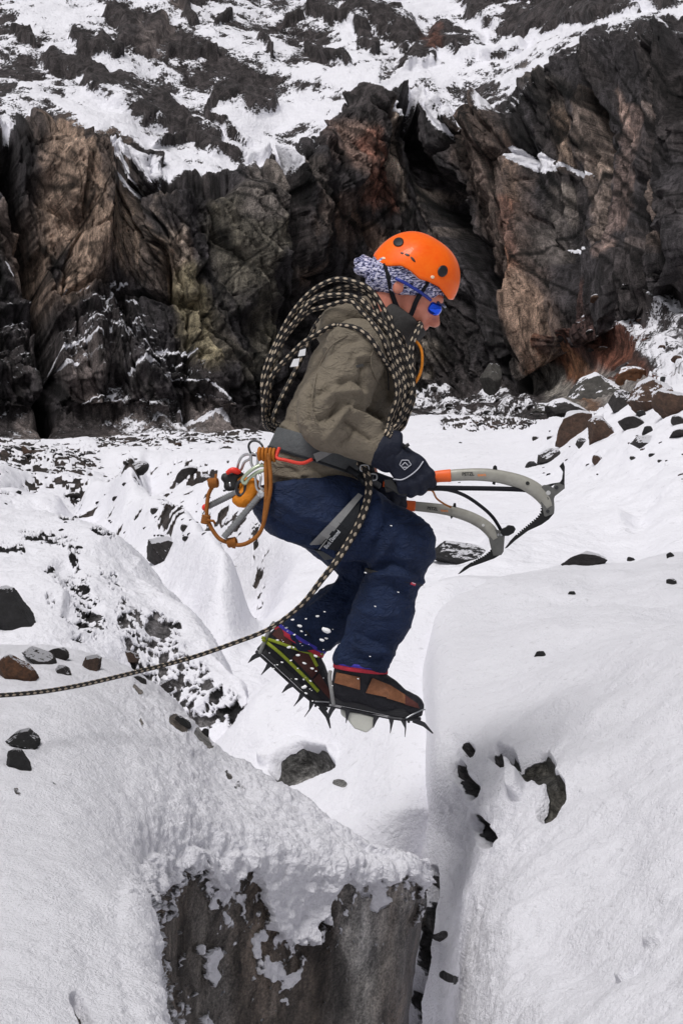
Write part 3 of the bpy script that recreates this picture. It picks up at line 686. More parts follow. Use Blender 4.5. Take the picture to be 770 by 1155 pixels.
def fg_paint(px, py, W):
    wm = wall_mask(px, py, W)
    sn = 1.0+.10*fbm(W*5, 4, 83)
    ice = smoothstep(-3, 3, wm)
    sn = sn*(1-ice) + ice*(.08+.44*np.exp(-np.maximum(wm, 0)/30)+.30*fbm(W*7, 5, 84)*smoothstep(1130, 1000, py)+.6*fbm(W*np.array([60, 50, 45]), 3, 184))
    for pl, w in [([(234, 1078), (240, 1095)], 8), ([(300, 1085), (325, 1105), (315, 1120)], 15), ([(245, 1025), (243, 1040)], 4), ([(250, 1030), (262, 1040)], 5), ([(286, 1060), (292, 1078)], 4), ([(225, 1150), (228, 1156)], 4),
                  ([(383, 1010), (388, 1030)], 6), ([(424, 1000), (428, 1014)], 5)]:
        sn = np.maximum(sn, .85*dab(px, py, pl, w*.8, W, 26, 16, 85))
    for pl, w, a in [([(88, 1120), (98, 1150), (104, 1170)], 6, 1), ([(325, 810), (335, 815)], 0.1, 0), ([(258, 865), (262, 872)], 2.5, .6), ([(60, 883), (64, 887)], 2.5, .7), ([(18, 893), (22, 898)], 2.5, .5),
                     ([(200, 806), (212, 816)], 4, .7), ([(229, 820), (240, 838)], 4, .8), ([(270, 880), (276, 884)], 4, .5), ([(155, 768), (162, 774)], 2, .7), ([(160, 808), (163, 812)], 2, .7)]:
        if w > 1: sn = sn - a*dab(px, py, pl, w, W, 5, 8, 86)
    grit = smoothstep(.45, .75, fbm(W*26, 3, 88))*smoothstep(200, 330, px)*smoothstep(800, 900, py)
    sn = sn - .5*grit*(1-ice)
    # ice colours: grey with brown vertical dirt streaks
    st = fbm(np.stack([W[..., 0]*7, W[..., 1]*3, W[..., 2]*1.2+.3*fbm(W*3, 2, 5)], -1), 4, 87)
    st2 = fbm(np.stack([W[..., 0]*5, W[..., 1]*3, W[..., 2]*.8], -1), 4, 89)
    g = np.array([.36, .345, .33]); b = np.array([.16, .128, .105]); d = np.array([.035, .03, .028])
    m = smoothstep(-.25, .35, st2)[..., None]; t = g*m+b*(1-m)
    k = smoothstep(.05, .55, st)[..., None]*.6; t = t*(1-k)+d*k
    p = (smoothstep(.15, .55, -st)*smoothstep(330, 460, px))[..., None]*.8; t = t*(1-p)+np.array([.5, .49, .5])*p
    bl = .75+.5*smoothstep(-.4, .4, fbm(W*5, 4, 188)); t = t*bl[..., None]; gs = smoothstep(.5, .7, fbm(W*38, 2, 189))[..., None]*.6; t = t*(1-gs)+np.array(DARK)*gs
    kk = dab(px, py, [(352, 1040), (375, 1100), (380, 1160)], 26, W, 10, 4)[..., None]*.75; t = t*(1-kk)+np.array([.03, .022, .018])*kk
    dk = smoothstep(7, 0, np.where(px < 250, px - np.interp(py, [990, 1030, 1060, 1120, 1160], [150, 147, 157, 170, 180]), 50))[..., None]; t = t*(1-.5*dk); re = smoothstep(16, 0, 5*fbm(W*9, 3, 190)+ np.interp(py, [985, 1095, 1170, 1300], [482, 472, 464, 455])-px)[..., None]; t = t*(1-.5*re)  # re: shade along the wall's right edge, put into the ice colour
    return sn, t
def fg_relief(px, py, W, snow):
    s = smoothstep(.4, .6, snow)
    near = smoothstep(260, 120, px)
    wall = smoothstep(-3, 4, wall_mask(px, py, W))
    r = .035*fbm(W*1.7, 3, 90)*(1-.5*wall) + .009*fbm(W*11, 3, 91)
    # granular crust, lumpier towards the brow
    gr = fbm(W*30, 3, 92); lump = fbm(W*17, 3, 93)
    edge = smoothstep(-150, 0, wall_mask(px, py, W))*smoothstep(80, 240, px)
    r = r + s*(.004*gr + .014*fbm(W*5, 3, 99)*(1-edge) + edge*(.014*lump+.011*gr+.006*fbm(W*55, 2, 97)))
    r = r + s*wall*(.007+.012*lump) + s*(1-wall)*smoothstep(-30, -2, wall_mask(px, py, W))*.03
    # drift furrows running down-right on the near lobe
    fu = fbm(np.stack([(W[..., 0]-W[..., 2])*1.2, W[..., 1]*.8, (W[..., 2]+W[..., 0]*.75)*8], -1), 3, 94)
    r = r + .012*fu*smoothstep(240, 120, px)*smoothstep(830, 900, py)
    # flutes in the ice
    r = r + (1-s)*wall*(.018*fbm(np.stack([W[..., 0]*6, W[..., 1]*2, W[..., 2]*.7], -1), 2, 95) + .003*fbm(W*22, 3, 96))
    r = r - .03*dab(px, py, [(88, 1120), (98, 1150), (104, 1170)], 7)
    return r
M_fg = terrain_mat("snow_and_ice_near", rrough=.33, rspec=.5, k=.36, grain=170, gdist=.006, brk=(16, 60), streak=(.6, .6, .22))
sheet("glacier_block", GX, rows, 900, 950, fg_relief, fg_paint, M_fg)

# base ground far below and beyond
t = NT("base_snow"); v = t.obj(); t.set(Base_Color=t.mix(t.noise(.3, 6, .6, v), (.6, .6, .63), SNOW), Roughness=.9)
gz = -2.6
o = mesh_np("ground", [(-600, -600, gz), (600, -600, gz), (600, 600, gz), (-600, 600, gz)], np.array([[0, 1, 2, 3]]), t.m); tag(o, kind='structure')
# ------------------------------------------------------------------ ROCKS lying in the snow
_gx = {k: toPx(v) for k, v in SHEETS.items()}
def on_ground(px, py, names=("glacier_block", "snow_mound", "snow_bank", "snow_slope", "snow_field")):
    best = None
    for n in names:
        X, Yp = _gx[n]; W = SHEETS[n]
        d = (X-px)**2+(Yp-py)**2; m = d < 9
        if m.any():
            k = np.argmin(np.where(m, W[..., 1], 1e9)); w = W.reshape(-1, 3)[k]
            if best is None or w[1] < best[1]: best = w
    return best
def rock_verts(seed, sub=4, cuts=11, rough=.05):
    sub += 1; bm = bmesh.new(); bmesh.ops.create_icosphere(bm, subdivisions=sub, radius=1)
    V = np.array([v.co[:] for v in bm.verts]); Fc = np.array([[v.index for v in f.verts] for f in bm.faces]); bm.free()
    r = np.random.RandomState(seed)
    for _ in range(cuts):
        d = r.normal(size=3); d /= np.linalg.norm(d); o = r.uniform(.45, .8)
        e = V@d-o; V = V - np.outer(np.maximum(e, 0), d)
    n = V/np.linalg.norm(V, axis=1, keepdims=True)
    V = V + n*(rough*fbm(V*2.2+seed, 4, seed)+rough*.9*ridged(V*4+seed, 5, seed+1, .6))[:, None]
    V /= np.abs(V).max(0)
    return V, Fc
def rock_mat(name, col, snow=.62, k=1.0):
    t = NT(name); v = t.obj()
    g = t.n('ShaderNodeNewGeometry'); sx = t.n('ShaderNodeSeparateXYZ'); t.l(g.outputs['Normal'], sx.inputs[0])
    n1 = t.noise(2.2, 5, .65, v); n2 = t.noise(9, 5, .7, v)
    a = t.math('ADD', sx.outputs[2], t.math('MULTIPLY', t.math('SUBTRACT', n1, .5), .9*k))
    a = t.math('ADD', a, t.math('MULTIPLY', t.math('SUBTRACT', n2, .5), .5))
    m = t.ramp(a, [(snow, 0.0), (snow+.05, 1.0)])
    f = t.ramp(t.noise(3.5, 8, .72, v, .4), [(.3, tuple(c*.3 for c in col)), (.52, col), (.72, tuple(min(1, c*1.9) for c in col))])
    t.set(Base_Color=t.mix(m, f, SNOW), Roughness=.7, Normal=t.bump(t.math('ADD', n2, t.noise(30, 4, .7, v)), .02))
    return t.m
R_dark = rock_mat("dark_rock", (.03, .025, .025), .62)
R_brown = rock_mat("brown_rock", (.085, .045, .028), .58)
R_rust = rock_mat("rust_rock", (.14, .055, .02), .8)
R_black = rock_mat("black_stone", (.016, .015, .017), .8, .6)
R_bare = rock_mat("bare_grey_rock", (.06, .055, .05), .7, .8)
ROCKV = {}
for kk, cuts in enumerate((9, 12, 14, 8, 16, 11, 13)):
    V_, F_ = rock_verts(100+kk, 4 if kk < 5 else 3, cuts, .05)
    ROCKV[kk] = (V_, F_)
_rm = {}
def put_rock(px, py, w, h, var, mat, tilt=0, label=None, cat='rock', group=None, lift=.1, name='rock', sheets=None, depth=.8):
    g = on_ground(px, py, sheets) if sheets else on_ground(px, py)
    if g is None: return None
    key = (var, mat.name)
    if key not in _rm:
        V_, F_ = ROCKV[var]
        me_o = mesh_np(name, V_, F_, mat); _rm[key] = me_o.data; o = me_o
    else:
        o = bpy.data.objects.new(name, _rm[key]); COL.objects.link(o)
    sc = g[1]/F
    o.location = (g[0], g[1]+.0, g[2]+h*sc*lift)
    o.scale = (w*sc/2*1.08, max(w, h)*sc/2*depth, h*sc/2*1.3)
    o.rotation_euler = (0, math.radians(-tilt), 0)
    return tag(o, label, cat, group)
G1 = "boulders on the right hillside"
for a in [
 (643, 490, 50, 30, 0, R_brown, 25, "long brown boulder with a snow cap, leftmost big one on the right hillside"),
 (676, 491, 30, 26, 1, R_brown, 0, "squat dark red-brown boulder just right of the long brown one on the hillside"),
 (654, 500, 14, 10, 2, R_dark, 20, "small dark rock wedged below and between the two leftmost hillside boulders"),
 (615, 518, 30, 14, 3, R_dark, 30, "dark slanting rock low at the left foot of the hillside boulders, above the axe head"),
 (699, 457, 32, 22, 2, R_dark, 10, "dark boulder with snow above it on the hillside, left of the biggest boulder"),
 (732, 455, 50, 34, 4, R_brown, 25, "biggest dark brown boulder on the right hillside crest, snow on its upper left"),
 (757, 463, 38, 34, 1, R_brown, 40, "large brown boulder leaning right beside the biggest one near the photo's right edge"),
 (710, 480, 30, 16, 0, R_dark, -25, "wedge-shaped dark rock lying in snow under the crest boulders"),
 (724, 501, 34, 13, 3, R_dark, 0, "low flat dark slab at the bottom of the hillside boulder pile"),
 (728, 486, 12, 11, 5, R_black, 0, "small round black stone in the middle of the hillside pile"),
 (765, 475, 18, 10, 6, R_dark, 0, "dark rock cut by the right photo edge, upper of two"),
 (765, 490, 24, 12, 5, R_dark, 5, "dark rock cut by the right photo edge, lower of two"),
 (672, 519, 12, 9, 6, R_brown, 0, "small brown stone alone in snow below the squat red-brown boulder"),
 (719, 468, 12, 9, 5, R_black, 10, "small black stone tucked between the biggest boulder and the wedge-shaped rock"),
 (597, 524, 14, 7, 2, R_black, 25, "small black rock peeking from snow right above the upper axe head"),
]:
    put_rock(a[0], a[1], a[2]*1.02, a[3]*1.1, *a[4:7], label=a[7], group=G1, name='boulder' if a[2] > 25 else 'rock', lift=.2, sheets=("snow_field",))
for a in [
 (655, 634, 50, 20, 0, R_dark, -5, "flat dark red-brown rock half buried in the open snow right of the axes"),
 (607, 737, 13, 10, 5, R_black, 0, "small black stone alone on the smooth right-hand snow slope"),
 (712, 630, 9, 6, 6, R_black, 0, "tiny dark stone right of the flat rock, left of its twin near the edge"),
 (757, 627, 9, 9, 5, R_black, 30, "tiny dark stone near the right photo edge at the height of the flat rock"),
 (757, 655, 11, 8, 6, R_black, 20, "dark pebble near the right photo edge below the flat rock's height"),
 (642, 668, 9, 6, 5, R_black, 0, "tiny dark pebble below the flat red-brown rock"),
 (515, 630, 74, 30, 3, R_black, -8, "black rock in the snow behind the climber's knee, under the lower axe pick"),
 (14, 702, 62, 56, 1, R_black, -10, "pointed black rock with a snowy face at the left photo edge above the rope"),
 (182, 628, 38, 30, 4, R_dark, -25, "blocky dark rock below the snow-covered hump in the left middle of the snow field"),
 (157, 531, 28, 13, 3, R_dark, 25, "pointed flat dark rock in the left snow field, below the far crest"),
 (208, 537, 28, 16, 0, R_dark, 15, "dark rounded rock left of the climber's hanging ice screws"),
 (230, 539, 16, 9, 2, R_dark, 10, "smaller dark rock touching the sling loop's left side in the photo"),
 (85, 559, 18, 8, 5, R_dark, 15, "small dark rock in the hollow above the left snow mound"),
 (31, 508, 15, 10, 6, R_brown, 0, "small brown rock at the far left on the stony crest"),
 (22, 760, 40, 34, 1, R_rust, 15, "rust-brown triangular rock under the rope at the left photo edge"),
 (44, 744, 44, 20, 3, R_dark, -20, "dark slab on the near crest just above the rust-brown rock"),
 (68, 740, 24, 17, 0, R_dark, -30, "dark rock leaning right on the near crest beside the dark slab"),
 (74, 757, 22, 11, 2, R_dark, -40, "small dark rock directly under the leaning rock of the near crest"),
 (105, 751, 20, 22, 4, R_brown, -35, "brownish rock just above the rope, third along the near crest"),
 (150, 744, 17, 12, 6, R_brown, -10, "small reddish rock above the rope near the middle of the near crest"),
 (157, 766, 18, 11, 5, R_dark, -30, "small dark rock just below the rope on the near crest"),
 (188, 773, 20, 12, 2, R_dark, -35, "dark rock right of the rope's small dark rock, where the crest drops"),
 (207, 813, 20, 8, 6, R_black, -30, "thin black stone on the near slope below the crest drop"),
 (232, 826, 10, 14, 5, R_black, -20, "narrow upright black stone on the near slope, rightmost of the slope stones"),
 (27, 838, 36, 24, 4, R_black, 10, "upper lump of gritty black rock showing through the near snow at far left"),
 (24, 862, 30, 26, 1, R_black, -15, "lower lump of gritty black rock showing through the near snow at far left"),
 (340, 480+385, 1, 1, 5, R_dark, 0, None),
]:
    if a[7]: put_rock(*a[:7], label=a[7], name='boulder' if a[2] > 40 else 'rock', lift=.12)
# big block on the talus under the cliff
V_, F_ = ROCKV[3]
o = mesh_np('boulder', V_, F_, R_bare); tb = P(0, 0); Yb = 56.0
o.location = tuple(toW(np.float64(553.0), np.float64(427.0), Yb)); o.scale = (12.5*Yb/F, .35, 19*Yb/F); o.rotation_euler = (.1, .12, .5)
tag(o, "pale upright block standing on the rubble at the foot of the cliff", "rock")
for a in [(668, 447, 62, 46, 4, R_bare, 20, "grey-brown rock mass at the right cliff foot, left of the snowy scree"), (640, 462, 44, 26, 1, R_dark, 10, "lower dark rock at the cliff foot behind the leftmost hillside boulder"),
          (705, 437, 50, 34, 0, R_rust, 25, "rusty rock at the cliff foot just above the biggest hillside boulder"), (610, 462, 30, 16, 3, R_bare, 0, "low grey rock at the cliff foot right of the rubble heap")]:
    put_rock(*a[:7], label=a[7], name='boulder', lift=-.05, sheets=("cliff",))
# many small stones
rr = random.Random(5)
def desc(px, py, w, z0, label):
    x0, x1, y0, y1 = z0
    lr = ('left', 'middle', 'right')[int(min(2, max(0, 3*(px-x0)/(x1-x0))))]; fb = ('back', 'front')[int(py > (y0+y1)/2)]
    sz = 'tiny' if w < 4 else 'small' if w < 7 else 'larger'
    return f"{sz} dark stone, {lr} {fb} of {label}"
def scatter(n, zone, wr, mats, label, group, sheets=("snow_field",)):
    smp = [zone() for _ in range(60)]; z0 = (min(p[0] for p in smp), max(p[0] for p in smp), min(p[1] for p in smp), max(p[1] for p in smp))
    for _ in range(n):
        px, py = zone()
        w = wr[0]*(wr[1]/wr[0])**(rr.random()**1.8)
        put_rock(px, py, w, w*rr.uniform(.35, .7), rr.randrange(5, 7), rr.choice(mats), rr.uniform(-15, 35), label=desc(px, py, w, z0, label), group=group, lift=.0, name='stone', cat='stone', sheets=sheets)
scatter(60, lambda: (rr.uniform(-5, 115) , 503+abs(rr.gauss(0, 10))), (2.5, 11), [R_dark, R_dark, R_brown, R_black], "the stony left end of the far snow crest", "stones on the left far crest")
scatter(44, lambda: (rr.uniform(112, 295), 491+abs(rr.gauss(0, 3.5))), (2.5, 9), [R_dark, R_brown, R_black], "the thin stony crest band behind the climber", "stones in the crest band")
scatter(30, lambda: (rr.uniform(0, 290), rr.uniform(520, 600)), (2.5, 10), [R_dark, R_black], "the snow hollow left of the climber", "stones in the left snow hollow")
scatter(20, lambda: (rr.gauss(190, 40), rr.gauss(592, 14)), (3, 12), [R_black, R_dark], "the cluster above the blocky dark rock", "stones above the blocky rock")
scatter(22, lambda: (rr.uniform(500, 600), 474+abs(rr.gauss(0, 2.5))), (2.5, 9), [R_dark, R_brown], "the stony strip on the hump right of the climber", "stones on the hump crest")
scatter(24, lambda: (rr.uniform(600, 770), rr.uniform(470, 540)), (3, 9), [R_dark, R_brown, R_black], "the boulder-strewn hillside at right", "stones between the hillside boulders")
scatter(6, lambda: (rr.uniform(500, 620), rr.uniform(490, 560)), (3, 6), [R_black], "the open snow beyond the ice axes", "pebbles beyond the axes")
scatter(8, lambda: (rr.gauss(85, 12), rr.gauss(590, 14)), (4, 12), [R_black, R_dark], "the crown of the left snow mound", "stones on the left mound", ("snow_mound",))

scatter(38, lambda: (rr.uniform(462, 612), 470-abs(rr.gauss(0, 17))), (3, 12), [R_black, R_dark, R_dark], "the rubble heap at the cliff foot", "rubble at the cliff foot", ("cliff",))
scatter(28, lambda: (rr.uniform(655, 775), rr.uniform(335, 440)), (3, 14), [R_black, R_dark, R_brown], "the snowy scree under the right cliff", "scree under the right cliff", ("cliff",))
# ------------------------------------------------------------------ soft-body tools: signed distance fields -> mesh
def cap(a, b, ra, rb, flat=None):      # tapered capsule, a/b = (px,py,dy) ; radii in photo pixels
    return ('c', PA([a])[0], PA([b])[0], ra*S, rb*S)
def ell(c, r, R=None):                 # ellipsoid, radii px along axes rows of R
    return ('e', PA([c])[0], np.array(r, float)*S, np.eye(3) if R is None else np.array(R, float))
def prim_d(p, X):
    if p[0] == 'c':
        _, a, b, ra, rb = p; ab = b-a; t = np.clip(((X-a)@ab)/(ab@ab+1e-12), 0, 1)
        return np.linalg.norm(X-a-t[..., None]*ab, axis=-1)-(ra+(rb-ra)*t)
    _, c, r, R = p; q = (X-c)@R.T
    k0 = np.linalg.norm(q/r, axis=-1); k1 = np.linalg.norm(q/(r*r), axis=-1)+1e-9
    return k0*(k0-1)/k1
class SDF:
    def __init__(s, prims, k=10, cuts=(), off=0.0):
        s.p = prims; s.k = k*S; s.cuts = list(cuts); s.off = off     # cuts: (point, outward normal)
    def __call__(s, X):
        X = np.asarray(X, float); d = None
        for p in s.p:
            e = prim_d(p, X)
            if d is None: d = e
            else:
                h = np.maximum(s.k-np.abs(d-e), 0)/s.k; d = np.minimum(d, e)-h*h*s.k*.25
        d = d - s.off
        for pt, n in s.cuts:
            e = (X-pt)@n; kk = 4*S
            h = np.maximum(kk-np.abs(d-e), 0)/kk; d = np.maximum(d, e)+h*h*kk*.25
        return d
    def grad(s, X, e=1e-3):
        g = np.stack([s(X+np.array(v)*e)-s(X-np.array(v)*e) for v in ((1, 0, 0), (0, 1, 0), (0, 0, 1))], -1)
        return g/(np.linalg.norm(g, axis=-1, keepdims=True)+1e-9)
    def bounds(s):
        lo = np.full(3, 1e9); hi = -lo
        for p in s.p:
            for c, r in ((p[1], p[3]), (p[2], p[4])) if p[0] == 'c' else ((p[1], p[2].max()),):
                lo = np.minimum(lo, c-r); hi = np.maximum(hi, c+r)
        return lo-s.off-.015, hi+s.off+.015
def cutp(pt, to):                      # plane through pixel point, outward direction given in picture (dx,dy_down,away)
    n = np.array([to[0], to[2], -to[1]], float); return (PA([pt])[0], n/np.linalg.norm(n))
def surfnet(sdf, h):
    lo, hi = sdf.bounds(); n = np.ceil((hi-lo)/h).astype(int)+2
    ax = [lo[i]+h*np.arange(n[i]) for i in range(3)]
    D = np.empty(n, np.float32)
    for i in range(n[0]):
        X = np.stack(np.meshgrid([ax[0][i]], ax[1], ax[2], indexing='ij'), -1); D[i] = sdf(X)[0]
    ins = D < 0
    c = [ins[i:n[0]-1+i, j:n[1]-1+j, k:n[2]-1+k] for i in (0, 1) for j in (0, 1) for k in (0, 1)]
    s = sum(x.astype(np.int8) for x in c); act = (s > 0) & (s < 8)
    idx = -np.ones(act.shape, np.int64); cells = np.argwhere(act); idx[act] = np.arange(len(cells))
    pts = np.zeros((len(cells), 3)); cnt = np.zeros(len(cells))
    ci, cj, ck = cells.T
    corner = [(i, j, k) for i in (0, 1) for j in (0, 1) for k in (0, 1)]
    for a in corner:
        for axn in range(3):
            if a[axn]: continue
            b = list(a); b[axn] = 1
            da = D[ci+a[0], cj+a[1], ck+a[2]]; db = D[ci+b[0], cj+b[1], ck+b[2]]
            m = (da < 0) != (db < 0); t = np.where(m, da/(da-db+1e-12), 0)
            p = np.array(a)[None]+t[:, None]*(np.array(b)-np.array(a))[None]
            pts[m] += p[m]; cnt[m] += 1
    V = lo+h*(cells+pts/cnt[:, None])
    Q = []
    for axn in range(3):
        o1, o2 = [(1, 2), (2, 0), (0, 1)][axn]
        sl0 = [slice(0, -1)]*3; sl1 = [slice(0, -1)]*3
        e0 = np.moveaxis(ins, axn, 0)[:-1]; e1 = np.moveaxis(ins, axn, 0)[1:]
        ch = np.moveaxis(e0 != e1, 0, axn); fl = np.moveaxis(e0, 0, axn)
        E = np.argwhere(ch); E = E[(E[:, o1] > 0) & (E[:, o2] > 0) & (E[:, o1] < n[o1]-1) & (E[:, o2] < n[o2]-1)]
        def g(a, b):
            e = E.copy(); e[:, o1] -= a; e[:, o2] -= b; return idx[e[:, 0], e[:, 1], e[:, 2]]
        q = np.stack([g(1, 1), g(0, 1), g(0, 0), g(1, 0)], 1)
        f = fl[E[:, 0], E[:, 1], E[:, 2]]; q[~f] = q[~f][:, ::-1]; Q.append(q)
    Q = np.concatenate(Q); Q = Q[(Q >= 0).all(1)]
    for _ in range(3): V = V - sdf.grad(V)*sdf(V)[:, None]*.9
    return V, Q
def organic(name, sdf, h, mat, parent=None, disp=None, attrs=None):
    V, Q = surfnet(sdf, h)
    if disp is not None:
        n = sdf.grad(V); V = V + n*disp(V, n)[:, None]
    return mesh_np(name, V, Q, mat, parent, attrs=attrs(V) if attrs else None)
def trace(px, py, sdf, dy0=-.6, dy1=.6):     # march a camera ray to the surface; returns dy (nan if missed)
    px = np.asarray(px, float); py = np.asarray(py, float); dy = np.full(px.shape, dy0); hit = np.zeros(px.shape, bool)
    for _ in range(70):
        d = sdf(PA(np.stack([px, py, dy], -1)).reshape(px.shape+(3,)))
        hit |= d < 6e-4; dy = np.where(hit, dy, dy+np.maximum(d, 3e-4)*.9)
    return np.where(hit & (dy < dy1), dy, np.nan)
def drape_quad(name, quad, sdf, off, thick, mat, parent, nu=12, nv=4, fallback=-.2, extra=None, puff=0):
    """4 corners (px,py) laid on a surface, given thickness"""
    q = np.array(quad, float); u, v = np.meshgrid(np.linspace(0, 1, nu), np.linspace(0, 1, nv))
    u = u[..., None]; v = v[..., None]
    p = (q[0]*(1-u)+q[1]*u)*(1-v)+(q[3]*(1-u)+q[2]*u)*v
    dy = trace(p[..., 0], p[..., 1], sdf)
    fb = np.nanmedian(dy) if np.isfinite(dy).any() else fallback
    dy = np.where(np.isnan(dy), fb, dy)
    pf = puff*(np.sin(np.pi*v[..., 0]))
    top = PA(np.stack([p[..., 0], p[..., 1], dy-off-thick-pf], -1).reshape(-1, 3)); bot = PA(np.stack([p[..., 0], p[..., 1], dy-off+.002], -1).reshape(-1, 3))
    V = np.concatenate([top, bot]); f = grid_faces(nv, nu).tolist(); N = nu*nv
    b = [[x+N for x in q_[::-1]] for q_ in f]
    rim = [i for i in range(nu)]+[nu*(j+1)-1 for j in range(1, nv)]+[nu*nv-1-i for i in range(1, nu)]+[nu*j for j in range(nv-2, 0, -1)]
    s = [[rim[i], rim[i-1], rim[i-1]+N, rim[i]+N] for i in range(len(rim))]
    return mesh_np(name, V, f+b+s, mat, parent, smooth=False)
def smooth_path(pts, n=12, closed=False):
    A = np.array(pts, float)
    if closed:
        m = len(A); out = []
        for i in range(m):
            p0, p1, p2, p3 = A[i-1], A[i], A[(i+1) % m], A[(i+2) % m]
            for f in np.linspace(0, 1, n, endpoint=False):
                out.append(0.5*((2*p1)+(-p0+p2)*f+(2*p0-5*p1+4*p2-p3)*f*f+(-p0+3*p1-3*p2+p3)*f**3))
        return np.array(out)
    return crom(A, (len(A)-1)*n+1, 0)
def resample(W, step, closed=False):
    if closed: W = np.concatenate([W, W[:1]])
    d = np.linalg.norm(np.diff(W, axis=0), axis=1); s = np.concatenate([[0], np.cumsum(d)])
    n = max(3, int(s[-1]/step)); t = np.linspace(0, s[-1], n+1)
    out = np.stack([np.interp(t, s, W[:, i]) for i in range(3)], 1)
    return (out[:-1] if closed else out), s[-1]
def tube_geo(W, r, sides=8, closed=False, flat=1.0, flatdir=None, vscale=1.0, v0=0.0):
    """W world points; r scalar or array; returns V,F,uv (uv seam duplicated)"""
    n = len(W); r = np.broadcast_to(np.asarray(r, float), (n,))
    T = np.roll(W, -1, 0)-np.roll(W, 1, 0) if closed else np.gradient(W, axis=0)
    T /= np.linalg.norm(T, axis=1, keepdims=True)+1e-12
    N = np.zeros_like(W); ref = np.array(flatdir if flatdir is not None else (0, 1, 0), float)
    for i in range(n):
        v = ref if (i == 0 or flatdir is not None) else N[i-1]
        v = v-T[i]*(v@T[i])
        if np.linalg.norm(v) < 1e-4: v = np.cross(T[i], (0, 0, 1))
        N[i] = v/np.linalg.norm(v)
    B = np.cross(T, N)
    a = np.linspace(0, 2*np.pi, sides+1)
    ring = W[:, None]+r[:, None, None]*(np.cos(a)[None, :, None]*N[:, None]*flat+np.sin(a)[None, :, None]*B[:, None])
    L = np.concatenate([[0], np.cumsum(np.linalg.norm(np.diff(W, axis=0), axis=1))])
    uv = np.stack([np.broadcast_to(a/(2*np.pi), (n, sides+1)), np.broadcast_to((L*vscale+v0)[:, None], (n, sides+1))], -1)
    V = ring.reshape(-1, 3); m = sides+1; Fc = []
    for i in range(n if closed else n-1):
        j = (i+1) % n
        for k in range(sides): Fc.append([i*m+k, i*m+k+1, j*m+k+1, j*m+k])
    if not closed:
        Fc.append([k for k in range(sides)][::-1]); Fc.append([(n-1)*m+k for k in range(sides)])
    return V, Fc, uv.reshape(-1, 2)
def tube(name, W, r, mat, parent=None, sides=8, closed=False, flat=1.0, flatdir=None, vscale=1.0, smooth=True):
    V, Fc, uv = tube_geo(np.asarray(W), r, sides, closed, flat, flatdir, vscale)
    return mesh_np(name, V, Fc, mat, parent, smooth=smooth, uv=uv)
def merge(geos):
    V = []; Fc = []; uv = []; o = 0
    for v, f, u in geos:
        V.append(v); uv.append(u); Fc += [[i+o for i in q] for q in f]; o += len(v)
    return np.concatenate(V), Fc, np.concatenate(uv)
def plate(name, pts, dy, thick, mat, parent=None, bevel=.0008, holes=()):
    """closed outline in photo pixels extruded in depth"""
    bm = bmesh.new(); vs = [bm.verts.new(P(x, y, dy-thick/2)) for x, y in pts]
    f = bm.faces.new(vs); r = bmesh.ops.extrude_face_region(bm, geom=[f])
    for v in r['geom']:
        if isinstance(v, bmesh.types.BMVert):
            v.co.y += thick
    bmesh.ops.triangulate(bm, faces=[q for q in bm.faces if len(q.verts) > 4])
    bmesh.ops.recalc_face_normals(bm, faces=bm.faces)
    me = bpy.data.meshes.new(name); bm.to_mesh(me); bm.free(); me.materials.append(mat)
    o = link(bpy.data.objects.new(name, me), parent)
    if bevel:
        md = o.modifiers.new('bevel', 'BEVEL'); md.width = bevel; md.segments = 2; md.limit_method = 'ANGLE'; md.angle_limit = math.radians(40)
    return o
def lettering(name, txt, px, py, size_px, ang, dy, mat, parent, sdf=None, bold=0.0, shear=0.0, squash=1.0):
    c = bpy.data.curves.new(name, 'FONT'); c.body = txt; c.size = 1; c.align_x = 'CENTER'; c.align_y = 'CENTER'; c.offset = bold; c.shear = shear; c.extrude = .02
    to = bpy.data.objects.new(name, c); COL.objects.link(to); bpy.context.view_layer.update()
    me = bpy.data.meshes.new_from_object(to.evaluated_get(bpy.context.evaluated_depsgraph_get())); bpy.data.objects.remove(to)
    co = np.array([v.co[:] for v in me.vertices]); a = math.radians(ang)
    x = co[:, 0]*size_px*squash; y = -co[:, 1]*size_px
    X = px+x*math.cos(a)+y*math.sin(a); Y = py-x*math.sin(a)+y*math.cos(a)
    if sdf is not None:
        d = trace(X, Y, sdf); d = np.where(np.isnan(d), np.nanmedian(d), d)-dy
    else: d = np.full(len(X), dy)
    W = PA(np.stack([X, Y, d-co[:, 2]*.02], -1))
    me.vertices.foreach_set('co', W.astype(np.float32).ravel()); me.materials.append(mat); me.name = name; me.update()
    return link(bpy.data.objects.new(name, me), parent)
